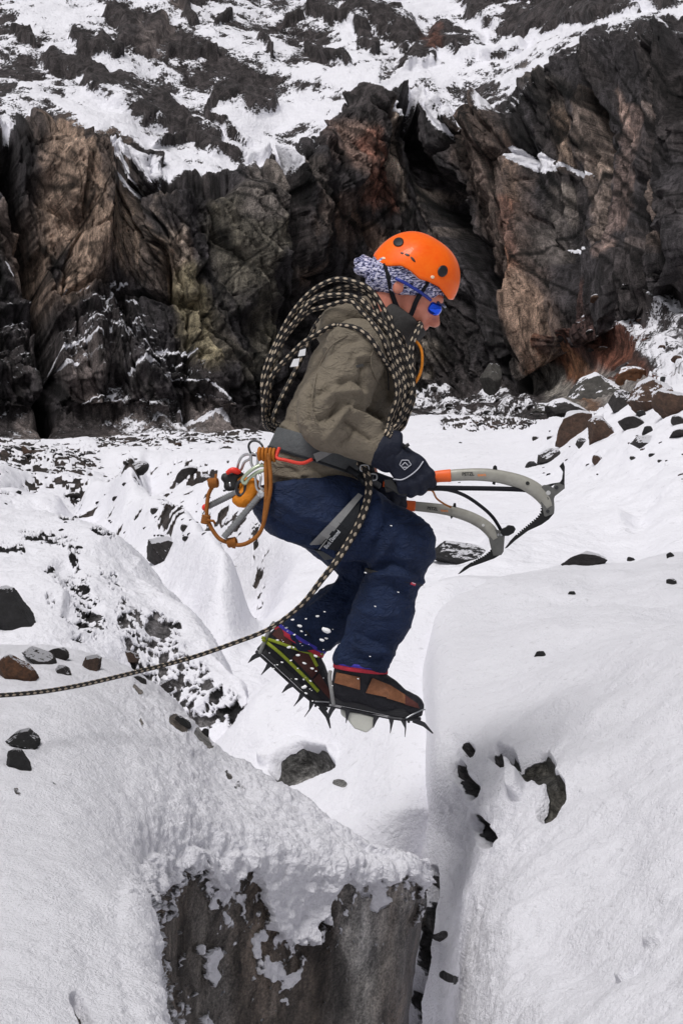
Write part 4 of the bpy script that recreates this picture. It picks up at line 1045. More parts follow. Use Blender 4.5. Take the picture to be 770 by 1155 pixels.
def band(name, centre, axis, width_px, sdf, off, thick, mat, parent, n=72, rmax=110, ellipse=None):
    """strap ring lying on an sdf: centre (px,py,dy), axis direction in picture (dx,dy_down,away)"""
    c = PA([centre])[0]; ax = np.array([axis[0], axis[2], -axis[1]], float); ax /= np.linalg.norm(ax)
    u = np.cross(ax, (0, 1, 0)); u /= np.linalg.norm(u); w = np.cross(ax, u)
    a = np.linspace(0, 2*np.pi, n, endpoint=False); rows = []
    D = np.cos(a)[:, None]*u+np.sin(a)[:, None]*w
    for s in np.linspace(-.5, .5, 5):
        o = c+ax*(s*width_px*S); lo = np.zeros(n); hi = np.full(n, rmax*S)
        for r_ in np.linspace(0, rmax*S, 60):       # first exit going outwards
            pass
        rs = np.linspace(0, rmax*S, 90); dd = sdf(o+D[:, None]*rs[None, :, None])
        outside = dd > 0; k = np.argmax(outside, axis=1); k = np.maximum(k, 1)
        r0, r1 = rs[k-1], rs[k]
        for _ in range(12):
            m = (r0+r1)/2; dm = sdf(o+D*m[:, None]); r1 = np.where(dm > 0, m, r1); r0 = np.where(dm > 0, r0, m)
        rows.append(r1)
    R = np.max(rows, 0); R = (np.roll(R, 1)+R*2+np.roll(R, -1))/4
    V = []
    prof = [(-.5, off), (-.5, off+thick*.7), (-.42, off+thick), (.42, off+thick), (.5, off+thick*.7), (.5, off)]
    for s, t in prof:
        rr_ = np.array([np.interp(s, np.linspace(-.5, .5, 5), [rows[j][i] for j in range(5)]) for i in range(n)])
        rr_ = rr_*.6+R*.4
        V.append(c+ax*(s*width_px*S)+D*(rr_+t)[:, None])
    m = len(prof); Fc = []
    for j in range(m):
        k = (j+1) % m
        for i in range(n): Fc.append([j*n+i, j*n+(i+1) % n, k*n+(i+1) % n, k*n+i])
    return mesh_np(name, np.concatenate(V), Fc, mat, parent)
# ------------------------------------------------------------------ PERSON
HC, HS = math.cos(math.radians(32)), math.sin(math.radians(32))
def H(f, u, s=0.0):                    # head frame (forward, up, side away) px -> (px,py,dy)
    return (466+f*HC+u*HS, 305+f*HS-u*HC, s*S)
HR = np.array([[HC, 0, -HS], [HS, 0, HC], [0, 1, 0]])
NS, FS = -.17, .17
# joints
sh_n = (404, 396, NS); el_n = (372, 474, -.26); wr_n = (432, 507, -.275)
sh_f = (412, 398, FS); el_f = (395, 478, .25); wr_f = (420, 548, .08)
hip_n = (338, 560, -.10); kn_n = (456, 614, -.13); an_n = (405, 745, -.10)
hip_f = (342, 562, .10); kn_f = (436, 645, .12); an_f = (338, 716, .12)
def finger_prims(kind, r):
    """separate curled fingers closing round an axe grip; r = radius in px"""
    out = []
    if kind == 'near':
        F4 = [[(475, 524, -.298), (484, 535, -.300), (486, 545, -.285), (484, 547, -.255), (482, 541, -.235)],
              [(467, 530, -.300), (475, 543, -.305), (476, 551, -.288), (474, 553, -.258), (472, 547, -.235)],
              [(458, 535, -.300), (464, 547, -.303), (465, 554, -.288), (463, 556, -.258), (461, 550, -.235)],
              [(449, 536, -.296), (453, 546, -.298), (453, 553, -.284), (452, 555, -.258), (450, 550, -.238)]]
        th = [(450, 516, -.27), (463, 522, -.238), (475, 529, -.228), (484, 533, -.235)]
    else:
        F4 = [[(444, 550, .055), (452, 560, .045), (453, 570, .06), (449, 574, .085), (447, 569, .105)],
              [(436, 551, .045), (443, 562, .035), (443, 572, .05), (440, 576, .08), (438, 570, .10)],
              [(428, 551, .045), (433, 563, .035), (433, 572, .05), (430, 576, .08), (428, 570, .10)],
              [(420, 551, .05), (424, 561, .04), (424, 569, .055), (421, 573, .08), (420, 568, .10)]]
        th = [(424, 548, .10), (434, 552, .12), (444, 558, .12), (450, 563, .115)]
    sc = [1.0, 1.03, .98, .84]
    for ch, q in zip(F4, sc):
        for i in range(len(ch)-1): out.append(cap(ch[i], ch[i+1], r*q*(1-.06*i), r*q*(1-.06*(i+1))))
    for i in range(3): out.append(cap(th[i], th[i+1], r*(1.25-.12*i), r*(1.13-.12*i)))
    return out
# --- body: one continuous surface with face, neck, arms, five-fingered hands, legs
bp = [ell(H(-1, -4), (40, 37, 29), HR), ell(H(20, -26), (27, 34, 24), HR), cap(H(6, -44), H(33, -57), 15, 10), cap(H(44, -24), H(52.5, -37), 3.4, 5.0),
      ell(H(49, -39, -3.5), (4, 3.2, 3), HR), ell(H(49, -39, 3.5), (4, 3.2, 3), HR),
      ell(H(44.5, -47), (4, 2.4, 8), HR), ell(H(43, -51.5), (4, 2.6, 7), HR), cap(H(41, -14, -14), H(41, -14, 14), 6, 6), ell(H(40, -60), (7, 6, 8), HR),
      cap(H(28, -32, -17), H(36, -36, -12), 7, 6), cap(H(28, -32, 17), H(36, -36, 12), 7, 6),
      ell(H(-4, -22, -29), (7, 11, 3.5), HR), ell(H(-4, -22, 29), (7, 11, 3.5), HR),
      cap(H(-12, -34), (426, 380, 0), 21, 23),
      cap((350, 530, -.05), (345, 535, .05), 33, 33), cap((352, 515, 0), (396, 430, 0), 36, 40), cap((400, 425, -.08), (400, 425, .08), 36, 36),
      cap(sh_n, sh_f, 24, 24),
      cap(sh_n, el_n, 20, 15), cap(el_n, wr_n, 15, 10), cap(sh_f, el_f, 20, 15), cap(el_f, wr_f, 15, 10),
      cap(wr_n, (458, 526, -.285), 11, 14), cap(wr_f, (434, 552, .075), 11, 13),
      cap(hip_n, kn_n, 30, 22), cap(kn_n, an_n, 22, 13), cap(hip_f, kn_f, 30, 22), cap(kn_f, an_f, 22, 13)]
def foot(ox, oy, ang, dy):
    c, s = math.cos(math.radians(ang)), math.sin(math.radians(ang))
    return lambda x, z, y=0.0: (ox+x*c+z*s, oy+x*s-z*c, dy+y*S)
FN = foot(369, 793, 11.7, -.10); FFt = foot(288, 731, 42.6, .12)
for f, a in ((FN, an_n), (FFt, an_f)):
    bp += [cap(a, f(22, 22), 13, 11), cap(f(22, 20), f(60, 16), 11, 10), cap(f(60, 16), f(90, 13), 10, 7)]
body_sdf = SDF(bp+finger_prims('near', 4.3)+finger_prims('far', 4.3), k=5)
t = NT("skin"); v = t.obj(); nz = t.noise(18, 4, .6, v)
t.set(Base_Color=t.mix(t.ramp(nz, [(.35, 0.), (.7, 1.)]), (.56, .19, .125), (.68, .27, .19)), Roughness=.5, Normal=t.bump(t.noise(600, 3, .6, v), .0004))
t.b.inputs['Subsurface Weight'].default_value = .12; t.b.inputs['Subsurface Radius'].default_value = (.01, .004, .002)
M_skin = t.m
person = organic('person', body_sdf, .0062, M_skin)
tag(person, "climber in orange helmet and olive jacket leaping over the crevasse with two ice axes", "person")
for s_ in (-1, 1):
    e = mesh_np('eye', *(lambda q: (q[0], q[1]))((lambda: (lambda bm: (np.array([x.co[:] for x in bm.verts]), [[x.index for x in f.verts] for f in bm.faces]))(
        (lambda b: (bmesh.ops.create_icosphere(b, subdivisions=3, radius=4.6*S, matrix=Matrix.Translation(P(*H(40.5, -25, s_*11)))), b)[1])(bmesh.new())))()),
        plain("eye_white", (.75, .72, .7), .15), person)

# --- cloth materials
def cloth(name, col, weave=900, rough=.8, var=.12, bumpd=.0006, wrinkle=.0, sheen=.0, spec=.3):
    t = NT(name); v = t.obj()
    n1 = t.noise(7, 5, .6, v); n2 = t.noise(weave, 2, .6, v); n3 = t.noise(45, 5, .65, v)
    f = t.math('ADD', t.math('MULTIPLY', n1, .6), t.math('MULTIPLY', n3, .4))
    c = t.mix(t.ramp(f, [(.3, 0.), (.7, 1.)]), tuple(x*(1-var) for x in col), tuple(x*(1+var) for x in col))
    n4 = t.noise(16, 4, .6, t.obj(scale=(1, 1, 1.7)), 1.2); rg = t.math('ABSOLUTE', t.math('SUBTRACT', n4, .5))
    b = t.bump(n2, bumpd); b = t.bump(n3, .006, 1, b); b = t.bump(rg, wrinkle, 1, b)
    t.set(Base_Color=c, Roughness=rough, Normal=b); t.b.inputs['Specular IOR Level'].default_value = spec
    if sheen: t.b.inputs['Sheen Weight'].default_value = sheen
    return t.m
M_jacket = cloth("olive_shell_fabric", (.185, .156, .118), rough=.75, wrinkle=.02)
M_collar = cloth("charcoal_fabric", (.045, .043, .042))
M_trouser = cloth("navy_fabric", (.009, .021, .064), rough=.7, var=.3, spec=.3, wrinkle=.026)
M_glove = cloth("navy_glove_fabric", (.007, .010, .024), rough=.6)
def folds(strokes, V, n, face=-1):
    px, py = toPx(V); wt = np.clip(face*n[:, 1]*1.6+.35, 0, 1); r = np.zeros(len(V))
    for pts, w, a in strokes:
        m = (np.abs(px-np.mean([q[0] for q in pts])) < 160); d = polydist(px, py, pts)
        L = np.array(pts, float); ends = np.minimum(np.hypot(px-L[0, 0], py-L[0, 1]), np.hypot(px-L[-1, 0], py-L[-1, 1]))
        r += m*a*smoothstep(-2, 9, ends)*np.exp(-(d/w)**(2 if a > 0 else 1.2))
    return r*wt
# jacket
jp = [cap((350, 520, -.07), (392, 432, -.08), 40, 44), cap((350, 520, .07), (392, 432, .08), 40, 44), cap((348, 524, 0), (396, 425, 0), 44, 50),
      cap((398, 402, -.13), (398, 402, .13), 33, 33), cap((428, 425, -.05), (428, 425, .05), 32, 32), cap((404, 470, 0), (425, 430, 0), 34, 38),
      cap((380, 362, -.03), (414, 352, 0), 15, 18), cap((372, 372, .03), (380, 366, -.05), 16, 15),
      cap((346, 530, -.062), (353, 556, -.062), 46, 48), cap((346, 530, .062), (353, 556, .062), 46, 48), cap((385, 520, -.05), (385, 535, .05), 30, 30),
      cap(sh_n, el_n, 34, 31), cap((368, 455, -.24), el_n, 30, 29), cap(el_n, (424, 503, -.272), 30, 21),
      cap(sh_f, el_f, 34, 30), cap(el_f, wr_f, 29, 20)]
hem = cutp((345, 557, 0), (-.18, 1.0, 0)); 
jacket_sdf = SDF(jp, k=9, cuts=[hem, cutp((437, 345, 0), (.62, -.85, 0)), cutp((429, 508, 0), (.93, .38, 0))])
JF = [([(417, 432), (395, 428), (370, 436), (350, 448)], 5, -.010), ([(412, 440), (388, 442), (362, 455)], 4, .009), ([(400, 452), (380, 462), (352, 478)], 4.5, -.011), ([(396, 458), (418, 466), (438, 478)], 3.2, -.012),
      ([(392, 462), (412, 474), (432, 486)], 4, .012), ([(385, 470), (405, 486), (422, 500)], 3.2, -.010), ([(364, 500), (380, 476), (396, 455)], 4, .010), ([(360, 482), (372, 470), (384, 450)], 3, -.009),
      ([(378, 508), (395, 492), (404, 478)], 3, -.008), ([(352, 415), (368, 398), (390, 385), (410, 384)], 3.5, -.008), ([(347, 455), (347, 430), (355, 408), (366, 392)], 4, -.012), ([(343, 480), (345, 460), (347, 440)], 4, -.014),
      ([(400, 392), (398, 402), (396, 412)], 3, -.006), ([(396, 404), (412, 402), (424, 404)], 3, .007), ([(424, 400), (410, 412), (408, 430), (414, 445)], 4, -.010), ([(436, 404), (440, 430), (437, 460)], 4, -.008),
      ([(330, 430), (322, 460), (308, 485)], 5, .006), ([(338, 420), (334, 450), (330, 485)], 4, -.006), ([(300, 482), (320, 478), (340, 492)], 4, .007), ([(318, 470), (335, 486), (345, 505)], 4, -.008),
      ([(305, 535), (330, 538), (360, 532), (385, 526)], 3, .004), ([(315, 524), (330, 530), (350, 546)], 3, -.006), ([(350, 525), (365, 535), (385, 538)], 3, -.006), ([(384, 420), (376, 440), (372, 458)], 5, .007)]
def jdisp(V, n):
    g = ridged(V*np.array([7, 5, 13]), 4, 201)*.0055+fbm(V*np.array([14, 8, 22]), 3, 203)*.004
    return folds(JF, V, n)*1.8+g*1.2
jacket = organic('jacket', jacket_sdf, .0045, M_jacket, person, jdisp)
collar_sdf = SDF([cap((430, 378, 0), (452, 356, 0), 30, 25), cap((440, 372, 0), (462, 366, 0), 20, 19)], k=8, cuts=[cutp((450, 350, 0), (.62, -.80, 0)), cutp((430, 390, 0), (-.4, .9, 0))])
organic('collar', collar_sdf, .005, M_collar, jacket, lambda V, n: ridged(V*np.array([9, 6, 9]), 3, 211)*.006)
for q in [[(338, 395), (345, 393), (344, 401), (336, 402)], [(331, 405), (338, 404), (336, 413), (327, 414)]]:
    drape_quad('back_patch', q, jacket_sdf, .012, .001, plain("white_print", (.8, .8, .82), .5), jacket, 6, 4)
drape_quad('pocket_zip', [(401, 412), (409, 410), (411, 413), (402, 415)], jacket_sdf, .006, .002, M_collar, jacket, 5, 3)
band('cuff', (426, 504, -.272), (.93, .38, 0), 8, jacket_sdf, .0, .003, M_jacket, jacket)
def seam(name, pts, sdf, par, mat, r=.45, off=.001):
    pp = smooth_path(pts, 12); dd = trace(pp[:, 0], pp[:, 1], sdf); ok = ~np.isnan(dd)
    if ok.sum() > 4: tube(name, PA(np.stack([pp[ok, 0], pp[ok, 1], dd[ok]-off], 1)), r*S, mat, par, 6)
seam('seam', [(392, 378), (372, 392), (358, 420), (352, 455), (358, 480)], jacket_sdf, jacket, M_jacket, .8, .001)
seam('seam', [(424, 388), (418, 405), (423, 425), (434, 440)], jacket_sdf, jacket, M_jacket, .8, .001)
seam('zip', [(431, 402), (437, 420), (438, 440)], jacket_sdf, jacket, M_collar, .9, .003)
seam('hem_cord', [(308, 549), (330, 551), (355, 550), (380, 545)], jacket_sdf, jacket, M_collar, .7, .004)
# trousers
tp = [cap((336, 556, -.06), (336, 556, .06), 49, 49), cap((360, 540, -.05), (385, 555, .03), 36, 30), cap((338, 563, -.11), (400, 590, -.12), 48, 39), cap((400, 590, -.12), kn_n, 39, 32),
      cap(kn_n, (432, 690, -.115), 32, 30), cap((432, 690, -.115), (407, 744, -.10), 30, 29),
      cap((340, 565, .11), (400, 610, .12), 44, 37), cap((400, 610, .12), kn_f, 37, 31), cap(kn_f, (380, 690, .12), 30, 29), cap((380, 690, .12), (341, 720, .12), 29, 27)]
trouser_sdf = SDF(tp, k=9, cuts=[cutp((350, 543, 0), (-.12, -1.0, 0)), cutp((403, 752, -.1), (-.22, 1.0, 0)), cutp((332, 722, .12), (-.80, .62, 0))])
TF = [([(440, 580), (430, 600), (415, 625)], 4, -.008), ([(452, 582), (440, 612), (420, 640)], 5, .006), ([(418, 640), (440, 634), (460, 640)], 4, -.012), ([(414, 650), (440, 648), (470, 652)], 4, .008), ([(410, 662), (438, 660), (462, 668)], 3.5, -.006),
      ([(405, 690), (430, 694), (455, 690)], 4, .004), ([(398, 712), (420, 722), (448, 722)], 3.5, -.006), ([(395, 728), (418, 735), (444, 734)], 3.5, .007), ([(392, 742), (415, 744), (440, 742)], 3, -.007),
      ([(310, 560), (340, 580), (380, 590)], 5, .006), ([(300, 580), (330, 600), (372, 612)], 4, -.008), ([(310, 598), (345, 612), (385, 626)], 3.5, .007), ([(390, 545), (400, 570), (396, 600)], 5, -.007), ([(410, 548), (425, 565), (428, 590)], 4, .006),
      ([(385, 655), (372, 672), (350, 690)], 4, .007), ([(400, 665), (385, 690), (360, 708)], 4, -.007), ([(330, 700), (345, 712), (356, 728)], 3, -.006)]
trousers = organic('trousers', trouser_sdf, .0048, M_trouser, person, lambda V, n: folds(TF, V, n)*1.6+ridged(V*np.array([6, 5, 14]), 4, 221)*.012+fbm(V*24, 3, 223)*.002)
seam('seam', [(310, 560), (350, 575), (400, 592), (440, 612)], trouser_sdf, trousers, M_trouser, .8, .001)
seam('seam', [(452, 640), (440, 680), (424, 740)], trouser_sdf, trousers, M_trouser, .8, .001)
seam('pocket_zip', [(372, 560), (385, 575), (392, 592)], trouser_sdf, trousers, M_collar, .7, .002)
band('knee_strap', (450, 652, -.125), (-.25, 1, 0), 4, trouser_sdf, .004, .0015, M_collar, trousers)
drape_quad('tag', [(464, 654), (469.5, 656), (468, 661), (462.5, 659)], trouser_sdf, .008, .002, plain("red_label", (.6, .02, .06), .5), trousers, 4, 3)
drape_quad('tag_mark', [(464.5, 656.5), (468.5, 658), (468.2, 659.2), (464.2, 657.7)], trouser_sdf, .010, .0015, plain("pink_label", (.8, .5, .55), .5), trousers, 4, 3)
drape_quad('seam', [(424, 590), (432, 596), (432, 597), (424, 591)], trouser_sdf, .003, .001, M_trouser, trousers, 4, 2)
# gloves
glove_n = SDF([cap((441, 513, -.278), (463, 526, -.284), 16, 15.5), cap((455, 522, -.262), (470, 530, -.262), 13, 11), cap((436, 509, -.277), (444, 514, -.279), 17, 16), cap((453, 530, -.283), (468, 528, -.283), 12, 12)]+finger_prims('near', 5.6), k=5)
def gdisp(V, n):
    px, py = toPx(V); return fbm(V*40, 3, 231)*.0015-.004*np.exp(-(polydist(px, py, [(440, 495), (448, 508), (443, 528)])/2.5)**2)
gn = organic('glove', glove_n, .0034, M_glove, person, gdisp)
gcuff = SDF([cap((428, 506, -.275), (444, 505, -.277), 20, 18), cap((432, 508, -.275), (438, 520, -.275), 17, 12)], k=8, cuts=[cutp((424, 504, 0), (-.9, -.4, 0)), cutp((449, 507, 0), (.85, .1, 0))])
organic('glove_cuff', gcuff, .004, M_glove, gn, lambda V, n: ridged(V*np.array([20, 12, 20]), 2, 233)*.004)
M_pipe = plain("grey_piping", (.55, .56, .62), .5)
pp = smooth_path([(444, 540.5), (453, 541), (462, 536.5), (471, 529), (477, 520.5)], 8); dd = trace(pp[:, 0], pp[:, 1], glove_n)
tube('piping', PA(np.stack([pp[:, 0], pp[:, 1], np.nan_to_num(dd, nan=-.31)-.002], 1)), .7*S, M_pipe, gn, 6)
for a, b in [((450.5, 524), (453, 519)), ((453, 519), (460, 519)), ((460, 519), (463.5, 524)), ((463.5, 524), (456, 530)), ((456, 530), (450.5, 524)), ((453, 525), (456.5, 521.5)), ((456.5, 521.5), (460, 525)), ((454.5, 527), (458.5, 527))]:
    pp = smooth_path([a, ((a[0]+b[0])/2, (a[1]+b[1])/2), b], 3); dd = trace(pp[:, 0], pp[:, 1], glove_n)
    tube('emblem_line', PA(np.stack([pp[:, 0], pp[:, 1], np.nan_to_num(dd, nan=-.31)-.0015], 1)), .45*S, M_pipe, gn, 5)
tube('cuff_toggle', PA([(455, 505, -.315), (458, 503, -.32), (461, 501, -.32)]), [1.6*S, 2.2*S, 1.8*S], plain("black_plastic", (.01, .01, .012), .4), gn, 8)
glove_f = SDF([cap((420, 546, .08), (438, 553, .07), 15, 15), cap((430, 556, .09), (440, 560, .09), 11, 9)]+finger_prims('far', 5.8), k=5)
gf = organic('glove', glove_f, .004, M_glove, person, lambda V, n: fbm(V*40, 3, 235)*.0015)
drape_quad('glove_tab', [(432, 543), (437, 543.5), (437, 550), (431.5, 549)], glove_f, .004, .002, plain("orange_tab", (.85, .12, .02), .5), gf, 5, 4)

# --- head wear
t = NT("patterned_scarf"); v = t.obj(); mp = t.obj(scale=(90, 90, 230), rot=(0, .25, 0))
n1 = t.noise(1.0, 3, .6, mp, .6)
c = t.ramp(n1, [(.40, (.012, .012, .03)), (.47, (.08, .09, .22)), (.53, (.42, .42, .62)), (.60, (.72, .70, .82))])
t.set(Base_Color=c, Roughness=.85, Normal=t.bump(n1, .0015)); M_scarf = t.m
up_w = np.array([HS, 0, HC])
scarf_sdf = SDF([ell(H(-1, -6), (43, 41, 33.5), HR), ell(H(8, -20), (38, 30, 30), HR), ell(H(-20, -20), (25, 30, 30), HR)], k=8,
                cuts=[cutp((471, 336.5, 0), (-.12, 1.0, 0)), cutp(H(44, -8), (HC, HS+.3, 0))])
scarf = organic('head_scarf', scarf_sdf, .0042, M_scarf, person, lambda V, n: ridged(V*np.array([14, 10, 30]), 3, 241)*.0035)
organic('scarf_knot', SDF([cap((430, 305, 0), (414, 300, 0), 10, 9), cap((414, 300, .0), (405, 296, 0), 9, 6), cap((412, 306, -.02), (404, 304, -.02), 7, 5), cap((416, 298, .02), (410, 293, .02), 6, 5)], k=3), .0035, M_scarf, scarf, lambda V, n: ridged(V*30, 3, 243)*.003)
# helmet shell
rimf = np.array([-47, -39, -29, -15, -3, 11, 21, 35, 52, 55.]); rimu = np.array([-9, -12, -11, -1.5, -1, -3.5, -.5, .5, -5.5, -4])
HTOP, HA, HB, HCF, HP = 43.5, 51.5, 40.0, 4.0, .82
def helm(th, al, off=0.0):
    ca = np.cos(al)**HP
    f = HCF+(HA+off)*np.cos(th)*ca; s = (HB+off)*np.sin(th)*ca
    fr = HCF+HA*np.cos(th)
    ur = np.interp(fr, rimf, rimu); sa = np.sin(al)
    u = (HTOP+off)*sa+ur*(1-sa)
    return f, u, s
def hW(f, u, s):
    return PA(np.stack([466+f*HC+u*HS, 305+f*HS-u*HC, s*S], -1).reshape(-1, 3))
na, nt = 26, 96
th, al = np.meshgrid(np.linspace(0, 2*np.pi, nt, endpoint=False), np.linspace(0, np.pi/2, na))
Vo = hW(*helm(th, al)); Vi = hW(*helm(th, al, -2.2)); Vr = hW(*(lambda f, u, s: (f, u-1.4, s))(*helm(th[:1], al[:1], -1.0)))
Fc = []
for j in range(na-1):
    for i in range(nt):
        k = (i+1) % nt
        Fc.append([j*nt+i, j*nt+k, (j+1)*nt+k, (j+1)*nt+i]); o_ = na*nt
        Fc.append([o_+j*nt+k, o_+j*nt+i, o_+(j+1)*nt+i, o_+(j+1)*nt+k])
r0 = 2*na*nt
for i in range(nt):
    k = (i+1) % nt; Fc.append([i, r0+i, r0+k, k]); Fc.append([r0+i, na*nt+i, na*nt+k, r0+k])
t = NT("orange_helmet_plastic"); v = t.obj(); nz = t.noise(14, 5, .7, v); ns = t.noise(90, 5, .75, v)
t.set(Base_Color=t.mix(t.ramp(t.math('ADD', t.math('MULTIPLY', nz, .5), t.math('MULTIPLY', ns, .5)), [(.35, 0.), (.6, 1.)]), (.95, .105, .003), (.98, .16, .006)), Roughness=t.ramp(ns, [(.3, .28), (.7, .5)]), Normal=t.bump(ns, .0006))
t.b.inputs['Coat Weight'].default_value = .12; t.b.inputs['Specular IOR Level'].default_value = .2
helmet = mesh_np('helmet', np.concatenate([Vo, Vi, Vr]), Fc, t.m, person)
M_blk = plain("black_plastic_matt", (.009, .009, .011), .45)
def on_helmet(f, u):                   # side coordinate (towards camera) of shell at head-frame (f,u)
    ur = np.interp(f, rimf, rimu); sa = np.clip((u-ur)/(HTOP-ur), 0, .999); ca = (1-sa*sa)**.5
    r = ca**HP; return -HB*np.sqrt(np.maximum(r*r-((f-HCF)/HA)**2, .0004))
def to_head(px, py):
    dx, dy = px-466, py-305; return dx*HC+dy*HS, dx*HS-dy*HC
def helm_dot(name, cx, cy, rx, ry, ang, mat, parent, off=1.0, sides=24):
    a = np.linspace(0, 2*np.pi, sides, endpoint=False); c_, s_ = math.cos(math.radians(ang)), math.sin(math.radians(ang)); V = []
    for q, o_ in ((0, off*1.25), (.7, off*1.2), (1, off), (1.0, -1.2)):
        x = rx*q*np.cos(a); y = ry*q*np.sin(a); X = cx+x*c_-y*s_; Y = cy+x*s_+y*c_
        f, u = to_head(X, Y); s = on_helmet(f, u)-o_; V.append(hW(f, u, s))
    F2 = []
    for j in range(3):
        for i in range(sides): k = (i+1) % sides; F2.append([j*sides+i, (j+1)*sides+i, (j+1)*sides+k, j*sides+k])
    return mesh_np(name, np.concatenate(V), F2, mat, parent)
helm_dot('vent_plug', 449.0, 272.8, 6.0, 5.0, -20, M_blk, helmet); helm_dot('vent_plug', 499, 305.8, 5.6, 6.8, 20, M_blk, helmet)
helm_dot('vent_slot', 453.2, 285.4, 1.9, 1.0, 10, M_blk, helmet, .4); helm_dot('vent_slot', 459, 287.3, 2.8, 1.2, 20, M_blk, helmet, .4); helm_dot('vent_slot', 465.5, 292.5, 3.8, 1.3, 50, M_blk, helmet, .4)
M_riv = plain("pale_rivet", (.9, .7, .5), .25)
helm_dot('rivet', 432.5, 291, 2.0, 1.2, 20, M_riv, helmet, .6); helm_dot('rivet', 487.5, 312.5, 2.2, 1.8, 0, M_riv, helmet, .6)
M_web = cloth("black_webbing", (.008, .008, .012), 1500)
face_sdf = SDF(scarf_sdf.p+[p for p in bp[:15]], k=4)
def face_strap(pts, w, name='chin_strap', par=None, mat=None, off=.003, flat=.3):
    pp = smooth_path(pts, 10); dd = trace(pp[:, 0], pp[:, 1], face_sdf); dd = np.where(np.isnan(dd), pp[:, 2] if pp.shape[1] > 2 else -.07, dd)
    return tube(name, PA(np.stack([pp[:, 0], pp[:, 1], dd-off], 1)), w*S, mat or M_web, par or helmet, 8, flat=flat, flatdir=(0, 1, 0))
face_strap([(434, 297, -.10), (438, 312, -.1), (441, 328, -.1), (446, 343, -.1), (451, 352, -.09)], 2.7)
face_strap([(483, 316, -.09), (476, 328, -.09), (469, 340, -.09), (464, 353, -.09), (458, 362, -.08)], 2.7)
# far side straps
for pts in ([H(-22, -6, 35), H(-14, -30, 34), H(0, -52, 24), H(10, -66, 8)], [H(24, -4, 34), H(20, -28, 30), H(14, -52, 22), H(10, -66, 8)]):
    tube('chin_strap', PA(smooth_path(pts, 8)), 2.4*S, M_web, helmet, 8, flat=.4, flatdir=(0, 1, 0))
# sunglasses
t = NT("blue_mirror_lens"); v = t.obj(); t.set(Base_Color=(.02, .10, .85), Roughness=.12, Metallic=.8); M_lens = t.m
gl = mesh_np('sunglasses', *(tube_geo(PA([H(42, -16, -20), H(50, -15.5, -9), H(52, -16, 0), H(50, -15.5, 9), H(42, -16, 20)]), 1.6*S, 8)[:2]), plain("dark_blue_frame", (.008, .014, .08), .3), person)
for s_ in (-1, 1):
    bm = bmesh.new(); bmesh.ops.create_uvsphere(bm, u_segments=28, v_segments=18, radius=1)
    Vl = np.array([v.co[:] for v in bm.verts]); Fl = [[v.index for v in f.verts] for f in bm.faces]; bm.free()
    Vl = np.sign(Vl)*np.abs(Vl)**.66*np.array([8.6, 7.6, 11]); Vl[:, 0] -= .02*Vl[:, 1]**2
    mesh_np('lens', hW(42.5+Vl[:, 0], -24+Vl[:, 1], s_*10+Vl[:, 2]), Fl, M_lens, gl)
face_strap([(446, 314, -.1), (456, 319, -.1), (466, 325, -.1), (476, 331, -.09), (486, 339, -.08)], 1.8, 'temple', gl, plain("blue_temple", (.01, .03, .28), .35), .005, .5)

# --- boots
M_bootb = cloth("brown_leather", (.21, .085, .04), 300, .5, .55, .0008); M_bootd = cloth("black_leather", (.012, .012, .017), 300, .5); M_bootr = cloth("dark_red_leather", (.075, .022, .018), 300, .55, .4)
M_rub = plain("black_rubber", (.010, .010, .013), .6)
M_steel = plain("dark_steel", (.045, .045, .05), .38, .6, bump=.0005); M_bright = plain("scuffed_steel", (.42, .43, .45), .35, .8)
def boot(Fx, mat_main, pivot, seed):
    sd = SDF([cap(Fx(17, 17), Fx(19, 38), 16, 17), cap(Fx(24, 40), Fx(28, 52), 21, 24), cap(Fx(24, 24), Fx(60, 20), 19, 18), cap(Fx(40, 36), Fx(66, 22), 18, 15), cap(Fx(66, 18, -3), Fx(92, 15, -2), 16, 12.5), cap(Fx(66, 18, 3), Fx(92, 15, 2), 16, 12.5)], k=8,
             cuts=[(PA([Fx(0, 4)])[0], np.array([Fx(0, 0)[0]-Fx(0, 1)[0], 0, -(Fx(0, 0)[1]-Fx(0, 1)[1])])), (PA([Fx(26, 60)])[0], -np.array([Fx(0, 0)[0]-Fx(0, 1)[0], 0, -(Fx(0, 0)[1]-Fx(0, 1)[1])]))])
    def dsp(V, n):
        return fbm(V*26, 3, seed)*.0025+ridged(V*16, 3, seed+1)*.003
    b = organic('boot', sd, .004, mat_main, person, dsp)
    # rubber rand + sole
    xs = np.array([1, 6, 14, 26, 40, 54, 68, 82, 94, 103, 108.]); hw = np.array([5, 11, 14, 14, 12.5, 13.5, 16.5, 17, 14, 8.5, 3]); xx = np.linspace(1, 108, 44); w = np.interp(xx, xs, hw); w = np.convolve(np.pad(w, 2, 'edge'), np.ones(5)/5, 'valid')
    out = [(x, -h) for x, h in zip(xx, w)]+[(x, h) for x, h in zip(xx[::-1], w[::-1])]; m = len(out)
    def zz(x): return 0+ (max(0, x-84)**2)*.012
    prof = [(.93, 0), (1.0, 1.5), (1.0, 6.5), (.97, 7.2), (.985, 12), (.93, 14.5)]
    V = [Fx(54+(x-54)*(.99 if q > .95 else .975), z+zz(x), y*q) for q, z in prof for x, y in out]; F2 = []
    for j in range(len(prof)-1):
        for i in range(m): k = (i+1) % m; F2.append([j*m+i, j*m+k, (j+1)*m+k, (j+1)*m+i])
    F2.append(list(range(m))[::-1]); 
    mesh_np('sole', PA(V), F2, M_rub, b, smooth=False)
    return b, sd
bn, bn_sdf = boot(FN, M_bootd, an_n, 250); bf, bf_sdf = boot(FFt, M_bootd, an_f, 260)
